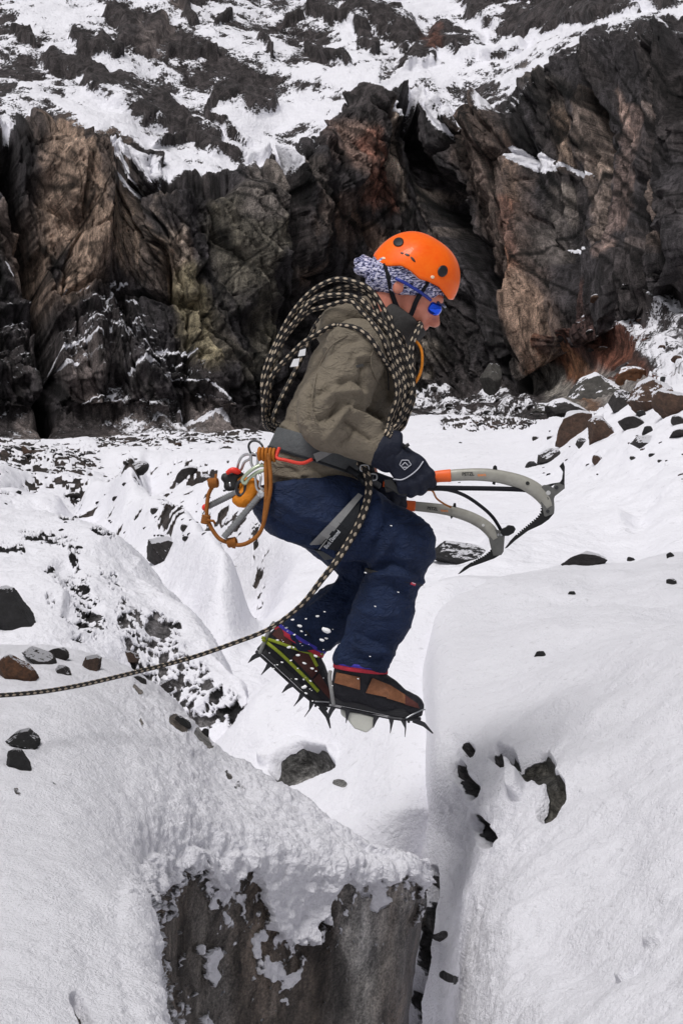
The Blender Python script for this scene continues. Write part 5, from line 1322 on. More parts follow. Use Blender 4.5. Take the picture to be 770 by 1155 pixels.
def patch(Fx, sd, uv4, mat, par, name='leather_panel', nu=14, nv=8, off=.0045):
    drape_quad(name, [Fx(*q)[:2] for q in uv4], sd, off, .002, mat, par, nu, nv)
patch(FN, bn_sdf, [(3, 36), (30, 36), (33, 22), (3, 24)], M_bootb, bn)
patch(FN, bn_sdf, [(44, 38), (66, 34), (64, 20), (40, 20)], M_bootb, bn); patch(FN, bn_sdf, [(66, 34), (84, 27), (86, 17), (64, 19)], M_bootb, bn); patch(FN, bn_sdf, [(84, 27), (100, 20), (103, 15), (86, 16)], M_bootr, bn)
patch(FFt, bf_sdf, [(3, 38), (26, 40), (28, 26), (3, 24)], M_bootr, bf); patch(FFt, bf_sdf, [(40, 38), (70, 30), (70, 18), (38, 20)], M_bootr, bf); patch(FFt, bf_sdf, [(72, 28), (100, 20), (103, 14), (72, 17)], M_bootr, bf)
for Fx, b, sd in ((FN, bn, bn_sdf), (FFt, bf, bf_sdf)):
    for i in range(5):
        x = 50+i*8; z = 36-i*3.4
        tube('lace', PA(smooth_path([Fx(x, z+1, -9), Fx(x+3, z+4, -4), Fx(x+4, z+5, 0), Fx(x+3, z+4, 4), Fx(x, z+1, 9)], 5)), 1.0*S, M_blk, b, 6)
# striped ankle ties (red / blue)
t = NT("red_blue_webbing"); v = t.obj(scale=(1, 1, 1)); 
M_redw = cloth("red_webbing", (.48, .03, .055), 900, .7, .5); M_bluew = cloth("blue_webbing", (.06, .05, .42), 900, .7, .4)
leg_union = SDF(tp+bn_sdf.p, k=6); leg_union_f = SDF(tp+bf_sdf.p, k=6)
for (c, a, un, par) in (((403, 753, -.10), (-.12, 1, 0), leg_union, bn), ((333, 720, .12), (-.52, .85, 0), leg_union_f, bf)):
    band('ankle_strap', c, a, 6, un, .001, .0035, M_redw, par, rmax=60)
    L_ = math.hypot(a[0], a[1]); band('ankle_strap_edge', (c[0]-a[0]/L_*4, c[1]-a[1]/L_*4, c[2]), a, 4, un, .002, .0035, M_bluew, par, rmax=60)
    # lighter blue flecks come from the webbing weave
# ------------------------------------------------------------------ HARNESS (worn, part of the person)
M_hgrey = cloth("grey_harness_fabric", (.085, .09, .095), 700, .6); M_hlight = cloth("pale_grey_webbing", (.28, .28, .28), 1200, .7); M_hdark = cloth("black_harness_fabric", (.012, .014, .018), 800, .6)
M_redtape = cloth("red_gear_loop", (.75, .06, .04), 900, .45); M_orange = cloth("orange_cord", (.42, .14, .015), 1400, .7, .3); M_brown = cloth("tan_cord", (.30, .105, .018), 1500, .7, .35)
torso_sdf = SDF([p for p in jp[:11]]+tp[:2], k=9)
hb = band('harness', (344, 506, 0), (-.32, 1.0, 0), 26, torso_sdf, .004, .007, M_hgrey, person, rmax=95)
for w_, o_ in ((-11, 0), (11, 0)):
    band('waist_belt_edge', (344-.30*w_, 506+.95*w_, 0), (-.32, 1.0, 0), 2.4, torso_sdf, .010, .003, M_hdark, hb, rmax=95)
drape_quad('webbing_tail', [(353, 512), (378, 503), (382, 507), (357, 521)], torso_sdf, .020, .003, M_hlight, hb, 8, 4)
leg_sdf = SDF(tp[:6], k=9)
# thigh loop with pad and lettering
drape_quad('leg_loop', [(404, 556), (409, 559), (360, 620), (349, 614)], leg_sdf, .012, .006, M_hlight, hb, 26, 6)
drape_quad('leg_loop', [(349, 614), (365, 618), (376, 630), (366, 632)], leg_sdf, .006, .006, M_hgrey, hb, 8, 6)
drape_quad('leg_loop_pad', [(388, 583), (406, 566), (402, 604), (382, 628)], leg_sdf, .011, .005, M_hdark, hb, 12, 10)
drape_quad('leg_loop_pad', [(388, 582), (392, 584), (380, 628), (361, 616)], leg_sdf, .011, .005, M_hdark, hb, 14, 10)
lettering('lettering', "Black Diamond", 374.5, 608.5, 6.6, 51, .0225, plain("white_thread", (.8, .82, .85), .6), hb, leg_sdf, bold=.012, squash=.62)
# belay loop / knot at the front
kn = []
for i, (a, b) in enumerate([((406, 532, -.19), (412, 520, -.2)), ((412, 520, -.2), (420, 532, -.2)), ((420, 532, -.2), (412, 546, -.2)), ((412, 546, -.2), (405, 538, -.19))]):
    kn.append(tube_geo(PA(smooth_path([a, ((a[0]+b[0])/2+1, (a[1]+b[1])/2, a[2]-.01), b], 5)), 3.0*S, 8))
V_, F_, u_ = merge(kn); mesh_np('tie_in_loop', V_, F_, M_hdark, hb)
tube('belay_loop', PA(smooth_path([(392, 528, -.17), (404, 536, -.19), (416, 541, -.19), (428, 548, -.12)], 6)), 3.5*S, M_hdark, hb, 8, flat=.5)
for q in [(420, 538), (411, 528)]:
    tube('buckle', PA(smooth_path([(q[0]-4, q[1]-3, -.215), (q[0]+4, q[1]-3, -.215), (q[0]+4, q[1]+3, -.215), (q[0]-4, q[1]+3, -.215)], 4, True)), 1.0*S, M_bright, hb, 6, closed=True)
# red gear loops
def cord(name, pts, r, mat, parent, closed=False, off=None, sides=8, flat=1.0, n=8):
    W = PA(smooth_path(pts, n, closed)); return tube(name, W, r*S, mat, parent, sides, closed, flat)
cord('gear_loop', [(289, 512, -.15), (300, 513, -.19), (308, 514, -.215), (311, 508, -.22)], 2.0, M_redtape, hb)
cord('gear_loop', [(315, 505, -.222), (312, 516, -.235), (322, 519, -.245), (340, 522.5, -.245), (352, 518, -.235)], 1.9, M_redtape, hb)

# ------------------------------------------------------------------ CLIMBING ROPE
t = NT("black_cream_rope"); uvn = t.n('ShaderNodeUVMap'); sx = t.n('ShaderNodeSeparateXYZ'); t.l(uvn.outputs[0], sx.inputs[0])
a_ = t.math('COSINE', t.math('MULTIPLY', sx.outputs[0], 2*math.pi*4)); b_ = t.math('COSINE', t.math('MULTIPLY', sx.outputs[1], 4*math.pi))
pr = t.math('SUBTRACT', b_, a_); strand = t.math('SINE', t.math('ADD', t.math('MULTIPLY', sx.outputs[0], 2*math.pi*8), t.math('MULTIPLY', sx.outputs[1], 2*math.pi*6)))
m_ = t.ramp(t.math('ADD', pr, t.math('MULTIPLY', t.math('SUBTRACT', t.noise(240, 2, .5, t.obj()), .5), .7)), [(.62, 0.), (.76, 1.)])
# map -2..2 into 0..1 happens by ramp clamp: cream where both waves agree
t.set(Base_Color=t.mix(m_, (.012, .010, .010), (.50, .41, .31)), Roughness=.8, Normal=t.bump(t.math('ADD', strand, pr), .0008)); M_rope = t.m
rope = empty('climbing_rope', P(385, 420, 0), "black and cream climbing rope coiled over the climber's shoulder and trailing off to the left", "rope")
VS = 18.5
def rpx(z): return [(280+x/3.5, 300+y/3.5) for x, y in z]
def strand_loop(front, spec, r=2.95, name='coil_strand', off=0.0):
    """front: (px,py,dy0) visible run laid over the jacket; spec: hidden return run"""
    A = smooth_path(list(front)+list(spec), 10, True)
    n_f = (len(front)-1)*10
    sd_ = abs(hash((round(front[1][0]), round(front[2][1])))) % 97; kk = np.arange(len(A)); ph = kk/len(A)*2*np.pi
    A[:, 0] += 1.9*np.sin(3*ph+sd_)+1.2*np.sin(7*ph+sd_*2); A[:, 1] += 1.9*np.cos(4*ph+sd_*3)+1.1*np.sin(8*ph+sd_)
    dy = A[:, 2].copy(); tr = trace(A[:, 0], A[:, 1], SDF(jacket_sdf.p+collar_sdf.p, k=9))
    k = np.arange(len(A)); vis = k <= n_f
    lim = np.where(np.isnan(tr), 9, tr-.004-off-r*S)
    dy = np.where(vis, np.minimum(dy, lim), dy)
    for _ in range(4): dy = np.where(True, (np.roll(dy, 1)+2*dy+np.roll(dy, -1))/4, dy)
    dy = np.where(vis, np.minimum(dy, lim), dy)
    W, _ = resample(PA(np.stack([A[:, 0], A[:, 1], dy], 1)), .006, True)
    return tube(name, W, r*S, M_rope, rope, 10, True, vscale=VS)
def fr(z, d0, d1):
    p = rpx(z); n = len(p); return [(x, y, d0+(d1-d0)*math.sin(math.pi*min(1, i/(n-1)*1.6)/2)) for i, (x, y) in enumerate(p)]
HID = [(436, 492, .12), (405, 500, .26), (345, 490, .27), (306, 478, .16)]
def hid(dx=0, dy=0): return [(x+dx, y+dy, d) for x, y, d in HID]
strand_loop(fr([(65, 560), (70, 430), (115, 300), (170, 190), (250, 95), (330, 52), (400, 50), (470, 85), (520, 150), (565, 230), (605, 330), (640, 440), (648, 510), (600, 600), (570, 650)], .02, -.16), hid(0, 0), off=.012)
strand_loop(fr([(75, 575), (85, 420), (130, 300), (185, 215), (270, 120), (340, 85), (410, 85), (460, 110), (505, 160), (545, 240), (590, 340), (622, 440), (635, 520), (595, 610), (565, 655)], .06, -.15), hid(2, 3), off=.004)
strand_loop(fr([(72, 540), (90, 380), (160, 240), (230, 165), (310, 122), (400, 122), (470, 165), (530, 235), (572, 315), (600, 400), (618, 500), (590, 600), (560, 645)], 0, -.18), hid(-2, -3), off=.006)
strand_loop(fr([(65, 500), (140, 300), (220, 190), (300, 150), (390, 142), (450, 175), (510, 255), (550, 330), (580, 430), (595, 520), (575, 620), (555, 660)], -.02, -.19), hid(0, -6), off=.002)
strand_loop(fr([(66, 590), (100, 440), (180, 340), (240, 280), (300, 245), (360, 235), (430, 250), (490, 300), (540, 370), (570, 450), (580, 550), (560, 620), (545, 650)], -.03, -.2), hid(0, 4), off=.001)
strand_loop(fr([(440, 40+90), (500, 190), (560, 280), (600, 370), (625, 450), (620, 540), (580, 640)], -.04, -.1), hid(3, -3)+[(340, 400, .2), (370, 350, .12)], off=.018, r=2.9)
strand_loop(fr([(560, 200), (585, 260), (620, 350), (650, 430), (655, 500), (625, 590), (580, 650)], -.02, -.08), [(440, 490, .1), (450, 440, .16), (440, 380, .12)], off=.0, r=2.9)
# run that rises beside the collar
cl = cord('neck_strand', [(441, 486, -.12), (452, 462, -.13), (462, 438, -.12), (463, 412, -.11), (464, 390, -.10), (470, 372, -.09), (478, 364, -.04), (470, 360, .03)], 3.2, M_rope, rope)
bpy.data.objects.remove(cl)
W, _ = resample(PA(smooth_path([(441, 486, -.12), (452, 462, -.13), (462, 438, -.12), (463, 412, -.11), (464, 390, -.10), (470, 374, -.085), (474, 366, -.05), (466, 362, .02)], 10)), .006)
tube('neck_strand', W, 3.2*S, M_rope, rope, 10, vscale=VS)
# tail from the harness, over the thigh, away to the left edge of the view
A = smooth_path([(405, 522, -.19), (413, 533, -.215), (416, 548, -.225), (413, 568, -.23), (405, 590, -.24), (394, 610, -.25), (380, 632, -.27), (362, 655, -.28), (342, 680, -.28), (318, 700, -.26), (296, 713, -.27), (262, 726, -.33), (215, 742, -.46), (150, 759, -.70), (80, 775, -.95), (20, 783, -1.15), (-60, 786, -1.35), (-160, 780, -1.5), (-300, 760, -1.7)], 10)
tr = trace(A[:, 0], A[:, 1], SDF(leg_sdf.p+torso_sdf.p, k=9)); dy = np.where(np.isnan(tr), A[:, 2], np.minimum(A[:, 2], tr-.018))
W, _ = resample(PA(np.stack([A[:, 0], A[:, 1], dy], 1)), .008)
px_, py_ = toPx(W); rr_ = np.interp(px_, [-300, 150, 330, 380, 415], [2.1, 2.2, 2.5, 3.7, 4.2])*S
tube('rope_tail', W, rr_, M_rope, rope, 10, vscale=VS)
# orange cord loop hanging at the collar
sl = cord('cord_loop', [(466, 384, -.08), (474, 392, -.085), (476, 405, -.085), (474, 420, -.08), (467, 432, -.08), (460, 425, -.05), (462, 400, -.04)], 1.6, cloth("bright_orange_cord", (.75, .25, .02), 900, .6), None, True)
tag(sl, "thin bright orange cord loop hanging in front of the climber's collar", "cord loop")

# ------------------------------------------------------------------ ICE AXES
t = NT("grey_shaft_alloy"); v = t.obj(); n_ = t.noise(30, 5, .7, v); n2_ = t.noise(160, 4, .7, v)
t.set(Base_Color=t.mix(t.ramp(n_, [(.35, 0.), (.65, 1.)]), (.30, .29, .255), (.37, .36, .32)), Roughness=.42, Metallic=.15, Normal=t.bump(n2_, .0004)); M_shaft = t.m
M_head = plain("worn_grey_head", (.13, .13, .125), .45, .4, .4, 40, .0006); M_pick = plain("black_pick_steel", (.012, .012, .013), .38, .4)
M_grip = plain("orange_grip", (.86, .13, .015), .5, 0, .12); M_gripb = plain("black_grip_rubber", (.012, .012, .012), .6)
M_txt = plain("black_print", (.01, .01, .01), .5); M_txo = plain("orange_print", (.8, .22, .03), .5)
def shaft_seg(name, pts, ws, dy, thick, mat, parent):
    A = smooth_path([(x, y, dy) for x, y in pts], 8); w = crom(np.array(ws, float), len(A), 0)
    W = PA(A); return tube(name, W, w*S/2, mat, parent, 16, flat=thick, flatdir=(0, 1, 0))
def tooth_edge(pts, n, depth):
    """saw teeth along a polyline (px)"""
    A, _ = (lambda r: (r[0][:, :2], 0))(resample(np.array([(x, y, 0.) for x, y in pts]), 1e9)) if False else (np.array(pts, float), 0)
    d = np.hypot(*np.diff(A, axis=0).T); s = np.concatenate([[0], np.cumsum(d)]); out = []
    for i in range(n):
        for q, h in ((0, 0), (.35, depth), (.7, 0)):
            tt = (i+q)/n*s[-1]; x, y = np.interp(tt, s, A[:, 0]), np.interp(tt, s, A[:, 1])
            k = min(np.searchsorted(s, tt, 'right')-1, len(d)-1); tx, ty = (A[k+1]-A[k])/d[k]
            out.append((x+ty*h, y-tx*h))
    return out
# upper axe (right hand)
AX = -.265
axe1 = empty('ice_axe', P(560, 545, AX), "upper, larger ice axe held in the climber's visible gloved hand", "ice axe", "ice axes held by the climber")
shaft_seg('grip', [(434, 551), (448, 548), (462, 545), (476, 541.5), (490, 538.5)], [9, 10, 11, 11, 12], AX, .8, M_gripb, axe1)
shaft_seg('grip_band', [(486, 539), (493, 537.6), (500, 536.9), (508, 536.4)], [12.5, 12.8, 13.2, 13.8], AX, .72, M_grip, axe1)
sh1 = shaft_seg('shaft', [(506, 536.5), (520, 535.6), (535, 535.2), (550, 535.8), (565, 538), (580, 541.6), (592, 546), (604, 553), (614, 563), (619, 572)], [12.5, 13, 13.5, 14, 14.3, 15, 15.6, 16, 15, 13], AX, .62, M_shaft, axe1)
lettering('lettering', "PETZL", 527.5, 534.8, 5.2, 1, AX-.0155, M_txt, sh1, bold=.03, squash=.95); lettering('lettering', "quark", 543, 535.6, 4.2, -2, AX-.0155, M_txo, sh1, bold=.02)
def oh(pts, ox=0, oy=0, sc=1.0): return [(ox+x*sc, oy+y*sc) for x, y in pts]
def z7(pts): return [(560+x/8.556, 510+y/8.556) for x, y in pts]
plate('head', z7([(435, 330), (455, 315), (500, 318), (545, 345), (565, 305), (600, 300), (650, 320), (655, 350), (560, 425), (550, 450), (556, 540), (552, 590), (470, 625), (455, 615), (440, 540), (415, 450), (405, 390)]), AX, .019, M_head, axe1, .0015)
pk = tooth_edge([(x, y) for x, y in z7([(452, 480), (425, 520), (418, 580), (385, 625), (320, 680), (240, 745), (180, 800)])], 17, 1.9)
plate('pick', [(x, y) for x, y in z7([(450, 470)])]+pk+z7([(130, 855), (75, 930), (100, 922), (180, 850), (300, 760), (430, 700), (500, 650), (552, 590), (520, 560), (470, 500)]), AX, .006, M_pick, axe1, .0004)
plate('adze', z7([(455, 335), (470, 318), (540, 300), (610, 290), (630, 260), (640, 190), (605, 135), (640, 95), (655, 140), (652, 300), (655, 345), (600, 330), (560, 310), (510, 340)]), AX, .012, M_pick, axe1, .001)
for (x, y) in ((480, 450), (490, 570), (575, 342)):
    q = z7([(x, y)])[0]; a = np.linspace(0, 2*np.pi, 14, endpoint=False)
    plate('bolt', [(q[0]+2.1*math.cos(i), q[1]+2.1*math.sin(i)) for i in a], AX, .024, M_steel, axe1, .0005)
q = z7([(496, 393)])[0]; plate('eyelet', [(q[0]+2.6*math.cos(i), q[1]+2.6*math.sin(i)) for i in np.linspace(0, 2*np.pi, 14, endpoint=False)], AX, .0215, plain("pale_hole", (.5, .5, .5), .4), axe1, .0004)
q = z7([(296, 300)])[0]; plate('shaft_hole', [(q[0]+2.2*math.cos(i), q[1]+2.2*math.sin(i)) for i in np.linspace(0, 2*np.pi, 14, endpoint=False)], AX, .030, M_txt, axe1, .0004)
plate('trigger_stud', [(555.5, 529.5), (556, 526), (558, 524.5), (560, 526), (560.5, 530)], AX, .010, M_pick, axe1, .0006)
plate('trigger_stud', [(555.5, 541), (555, 546), (558, 547), (559, 541.5)], AX, .010, M_pick, axe1, .0006)
plate('grip_rest', [(433, 541), (442, 541), (448, 549), (459, 556.5), (458, 559), (450, 558.5), (441, 552), (434, 548)], AX-.02, .012, M_gripb, axe1, .002)
# lower axe (left hand)
AY = .075
axe2 = empty('ice_axe', P(520, 585, AY), "lower, smaller-looking ice axe emerging from behind the climber's thigh", "ice axe", "ice axes held by the climber")
shaft_seg('grip', [(410, 562), (422, 565), (436, 567.5), (448, 569)], [9, 10, 10, 11], AY, .8, M_gripb, axe2)
shaft_seg('grip_band', [(446, 568.7), (454, 569.6), (461, 570.4), (468, 571)], [11.5, 12, 12, 12.2], AY, .72, M_grip, axe2)
sh2 = shaft_seg('shaft', [(466, 570.8), (480, 572.2), (495, 574), (508, 576.4), (520, 579.8), (532, 584.3), (544, 591), (553, 599), (558, 608)], [11, 11.3, 11.6, 12, 12.6, 13, 13.6, 14, 12], AY, .62, M_shaft, axe2)
lettering('lettering', "PETZL", 487.5, 573.8, 4.6, -7, AY-.0135, M_txt, sh2, bold=.03, squash=.95); lettering('lettering', "quark", 501, 576, 3.7, -9, AY-.0135, M_txo, sh2, bold=.02)
def z4(pts): return [(400+x/2.96, 460+y/2.96) for x, y in pts]
plate('head', z4([(452, 418), (470, 405), (490, 412), (500, 428), (496, 480), (488, 492), (462, 494), (455, 470), (448, 440)]), AY, .018, M_head, axe2, .0015)
pk = tooth_edge(z4([(456, 452), (452, 475), (432, 492), (410, 503), (388, 516)]), 12, 1.3)
plate('pick', z4([(460, 445)])+pk+z4([(365, 532), (343, 556), (352, 553), (385, 532), (430, 516), (465, 503), (490, 488), (480, 460)]), AY, .006, M_pick, axe2, .0004)
plate('hammer', z4([(488, 405), (505, 398), (512, 391), (530, 394), (537, 405), (530, 418), (512, 428), (495, 428), (486, 420)]), AY, .024, M_pick, axe2, .0025)
for x, y in ((478, 424), (488, 424), (492, 421)):
    q = z4([(x, y)])[0]; plate('bolt', [(q[0]+1.2*math.cos(i), q[1]+1.6*math.sin(i)) for i in np.linspace(0, 2*np.pi, 10, endpoint=False)], AY, .022, M_bright, axe2, .0004)
q = z4([(428, 392)])[0]; plate('shaft_hole', [(q[0]+1.6*math.cos(i), q[1]+1.6*math.sin(i)) for i in np.linspace(0, 2*np.pi, 12, endpoint=False)], AY, .027, plain("hole_light", (.6, .6, .6), .5), axe2, .0004)
plate('trigger_stud', z4([(326, 333), (330, 318), (337, 318), (338, 334)]), AY, .010, M_pick, axe2, .0006)
plate('trigger_stud', z4([(318, 362), (322, 372), (328, 363)]), AY, .010, M_pick, axe2, .0006)
# leash straps
le = tube('leash', PA(smooth_path([(476, 551, -.30), (492, 550.2, -.285), (520, 550.6, -.275), (550, 551, -.27), (580, 551.8, -.268), (600, 553, -.266)], 8)), 2.6*S, M_web, None, 8, flat=.5, flatdir=(0, 1, 0))
tag(le, "straight black leash strap running under the upper axe shaft", "leash")
le = tube('leash', PA(smooth_path([(484, 551.5, -.28), (505, 552.5, -.22), (524, 559, -.12), (542, 571, -.02), (555, 583, .05), (564, 597, .075), (567, 604, .078)], 8)), 2.0*S, M_web, None, 8, flat=.6, flatdir=(0, 1, 0))
tag(le, "curved black leash strap drooping to the lower axe head", "leash")
le = cord('cord', [(470, 556, -.26), (486, 553, -.2), (492, 562, -.1), (500, 568, 0), (508, 572, .06)], 1.1, M_orange, None)
tag(le, "thin orange-brown cord between the gripping glove and the lower axe shaft", "cord")

# ------------------------------------------------------------------ CRAMPONS
def crampon(Fx, label, yel, seed):
    root = empty('crampon', P(*Fx(50, -4)), label, "crampon", "crampons on the boots")
    def LW(pts): return PA([Fx(*q) for q in pts])
    g = []
    for s in (-1, 1):
        g.append(tube_geo(LW([(3, -2, s*9), (16, -2, s*12), (34, -2, s*9), (52, -2, s*9), (70, -2, s*14.5), (86, -1, s*15), (98, 1.5, s*10), (106, 4, s*5)]), 2.0*S, 6, flatdir=(0, 1, 0)))
    for x, w in ((6, 10), (22, 11), (56, 10), (74, 15), (94, 12)):
        g.append(tube_geo(LW([(x, -2, -w), (x, -2, 0), (x, -2, w)]), 1.7*S, 6))
    V, Fc, u = merge(g); mesh_np('frame', V, Fc, M_steel, root, smooth=False)
    def spike(x, y, dx, L, w=3.4):
        V = [Fx(x-w, -2, y-.9), Fx(x+w, -2, y-.9), Fx(x+w, -2, y+.9), Fx(x-w, -2, y+.9), Fx(x+dx-w*.55, -L*.5, y-.8), Fx(x+dx*.6+w*.55, -L*.5, y-.8), Fx(x+dx*.6+w*.55, -L*.5, y+.8), Fx(x+dx-w*.55, -L*.5, y+.8), Fx(x+dx, -L, y-.3), Fx(x+dx+.6, -L, y-.3), Fx(x+dx+.6, -L, y+.3), Fx(x+dx, -L, y+.3)]
        Fc = [[3, 2, 1, 0], [8, 9, 10, 11]]+[[a+i, a+(i+1) % 4, a+4+(i+1) % 4, a+4+i] for a in (0, 4) for i in range(4)]
        mesh_np('spike', PA(V), Fc, M_steel, root, smooth=False)
    for x, w, dx, L in ((8, 10, -3, 18), (24, 11, 1, 18), (58, 11, -2, 17), (74, 15, 2, 19), (88, 15, 5, 20)):
        spike(x, -w, dx, L); spike(x, w, dx, L)
    for s in (-1, 1):                  # front points
        V = [Fx(98, 4, s*7-1), Fx(98, -2, s*7-1), Fx(98, -2, s*7+1), Fx(98, 4, s*7+1), Fx(112, 1, s*7-1), Fx(111, -4, s*7-1), Fx(111, -4, s*7+1), Fx(112, 1, s*7+1), Fx(124, -9, s*7-.3), Fx(123, -10, s*7-.3), Fx(123, -10, s*7+.3), Fx(124, -9, s*7+.3)]
        mesh_np('front_point', PA(V), [[0, 1, 2, 3], [11, 10, 9, 8]]+[[a+i, a+4+i, a+4+(i+1) % 4, a+(i+1) % 4] for a in (0, 4) for i in range(4)], M_steel, root, smooth=False)
    W = LW(smooth_path([(8, -2, -11), (2, 14, -13), (-3, 28, -9), (-4, 36, 0), (-3, 28, 9), (2, 14, 13), (8, -2, 11)], 6)); tube('heel_lever', W, 2.2*S, M_hlight, root, 8, flat=.45, flatdir=(0, 1, 0))
    W = LW(smooth_path([(90, 1, -16), (98, 8, -14), (106, 14, -8), (109, 15, 0), (106, 14, 8), (98, 8, 14), (90, 1, 16)], 6)); tube('toe_bail', W, .9*S, M_bright, root, 8)
    return root
c1 = crampon(FN, "crampon with a pale plate under the nearly level front boot", False, 1)
plate('snow_plate', [FN(15, -2)[:2], FN(24, -5)[:2], FN(40, -4)[:2], FN(56, -5)[:2], FN(56, -17)[:2], FN(50, -24)[:2], FN(36, -22)[:2], FN(26, -14)[:2], FN(18, -10)[:2]], -.10, .05, plain("pale_plastic", (.62, .62, .56), .5, 0, .15, 30), c1, .004)
c2 = crampon(FFt, "crampon on the steeply tilted rear boot, strapped with a lime-green cord", True, 2)
M_lime = cloth("lime_strap", (.30, .36, .03), 900, .6)
def ydr(pts, r=1.9, off=.006):
    pp = smooth_path(pts, 10); dd = trace(pp[:, 0], pp[:, 1], bf_sdf); dd = np.where(np.isnan(dd), np.nanmedian(dd), dd)
    tube('strap', PA(np.stack([pp[:, 0], pp[:, 1], dd-off], 1)), r*S, M_lime, c2, 8, flat=.4, flatdir=(0, 1, 0))
ydr([(295, 719), (312, 724), (332, 731), (352, 737), (360, 736)]); ydr([(296, 721), (315, 736), (337, 757), (350, 770), (359, 780)]); ydr([(350, 736), (353, 744), (357, 752)], 2.6); ydr([(350, 734), (358, 733), (363, 737), (358, 741)], 1.6)

# ------------------------------------------------------------------ GEAR HANGING FROM THE HARNESS
def z2b(x, y, dy): return (215+x/6.417, 480+y/6.417, dy)
GD = -.20
t = NT("brushed_alloy"); t.set(Base_Color=(.55, .56, .58), Metallic=.85, Roughness=.28); M_alloy = t.m
t = NT("milky_green_alloy"); t.set(Base_Color=(.48, .55, .40), Metallic=.6, Roughness=.35); M_alloyg = t.m
def biner(pts, r, mat, label, gate=True):
    W = PA(smooth_path([z2b(*q) for q in pts], 6, True)); o = tube('carabiner', W, r*S, mat, None, 8, True)
    tag(o, label, "carabiner", "carabiners on the rear gear loop"); return o
biner([(420, 150, GD), (440, 115, GD), (480, 112, GD), (515, 140, GD-.01), (520, 180, GD-.01), (480, 215, GD), (440, 205, GD)], 1.3, M_steel, "dark grey carabiner clipped highest, over the red gear loop")
biner([(440, 215, GD-.01), (460, 200, GD-.02), (485, 220, GD-.02), (480, 290, GD-.01), (455, 300, GD), (438, 270, GD)], 1.5, M_alloy, "bright silver carabiner hanging just below the dark highest one")
biner([(355, 250, GD+.02), (385, 215, GD+.02), (430, 210, GD+.01), (430, 240, GD+.01), (390, 265, GD+.02), (365, 320, GD+.03), (340, 310, GD+.03)], 1.5, M_alloy, "silver carabiner tilted outward left of the gear loop")
biner([(375, 390, GD-.01), (430, 330, GD-.02), (500, 290, GD-.02), (548, 295, GD-.02), (540, 320, GD-.02), (480, 340, GD-.015), (420, 385, GD-.01), (395, 420, GD-.01)], 2.0, M_alloyg, "greenish-white carabiner lying diagonally across the middle of the gear")
biner([(470, 350, GD-.01), (495, 340, GD-.01), (508, 380, GD-.02), (500, 440, GD-.02), (530, 465, GD-.02), (500, 480, GD-.02), (475, 440, GD-.02)], 1.5, M_alloy, "narrow silver carabiner holding the lower ice screw")
biner([(335, 430, GD), (365, 400, GD), (395, 420, GD), (390, 480, GD), (360, 505, GD), (335, 480, GD)], 1.9, M_steel, "dark round-ended carabiner holding the upper ice screw")
def screw(a, b, r, label, red=None):
    root = empty('ice_screw', P(*a), label, "ice screw", "ice screws on the gear loop")
    A, B = PA([a])[0], PA([b])[0]; ax = (B-A); L = np.linalg.norm(ax); ax /= L
    n = 60; tt = np.linspace(0, 1, n); W = A+np.outer(tt*L, ax)
    tube('tube', W, r*S, M_tube, root, 14)
    u = np.cross(ax, (0, 1, 0)); u /= np.linalg.norm(u); w = np.cross(ax, u); th = tt*2*np.pi*11
    Wt = A+np.outer((.25+.73*tt)*L, ax)+(np.cos(th)[:, None]*u+np.sin(th)[:, None]*w)*(r+.15)*S
    th = np.linspace(0, 2*np.pi*12, 260); tt = np.linspace(0, 1, 260); Wt = A+np.outer((.22+.76*tt)*L, ax)+(np.cos(th)[:, None]*u+np.sin(th)[:, None]*w)*(r+.15)*S
    tube('thread', Wt, .45*S, M_tube, root, 5)
    tube('hanger', A+np.outer(np.linspace(-.06, .10, 5)*L, ax), np.array([.6, 1.35, 1.45, 1.35, .9])*r*S, M_alloy, root, 8, smooth=False)
    if red: tube('tip_cap', B+np.outer(np.linspace(-.03, .12, 5)*L, ax), np.array([1.1, 1.25, 1.25, 1.1, .6])*r*S, red, root, 12)
    return root
M_tube = plain("grey_screw_steel", (.24, .245, .25), .4, .5)
M_cap = plain("red_plastic", (.8, .03, .015), .4)
screw(z2b(345, 478, GD+.01), z2b(115, 590, GD+.04), 3.2, "ice screw pointing left with a red tip cap, upper of the two hanging screws", M_cap)
screw(z2b(520, 485, GD-.02), z2b(240, 810, GD-.01), 3.5, "bare grey ice screw pointing down-left inside the tan cord loop, lower of the two")
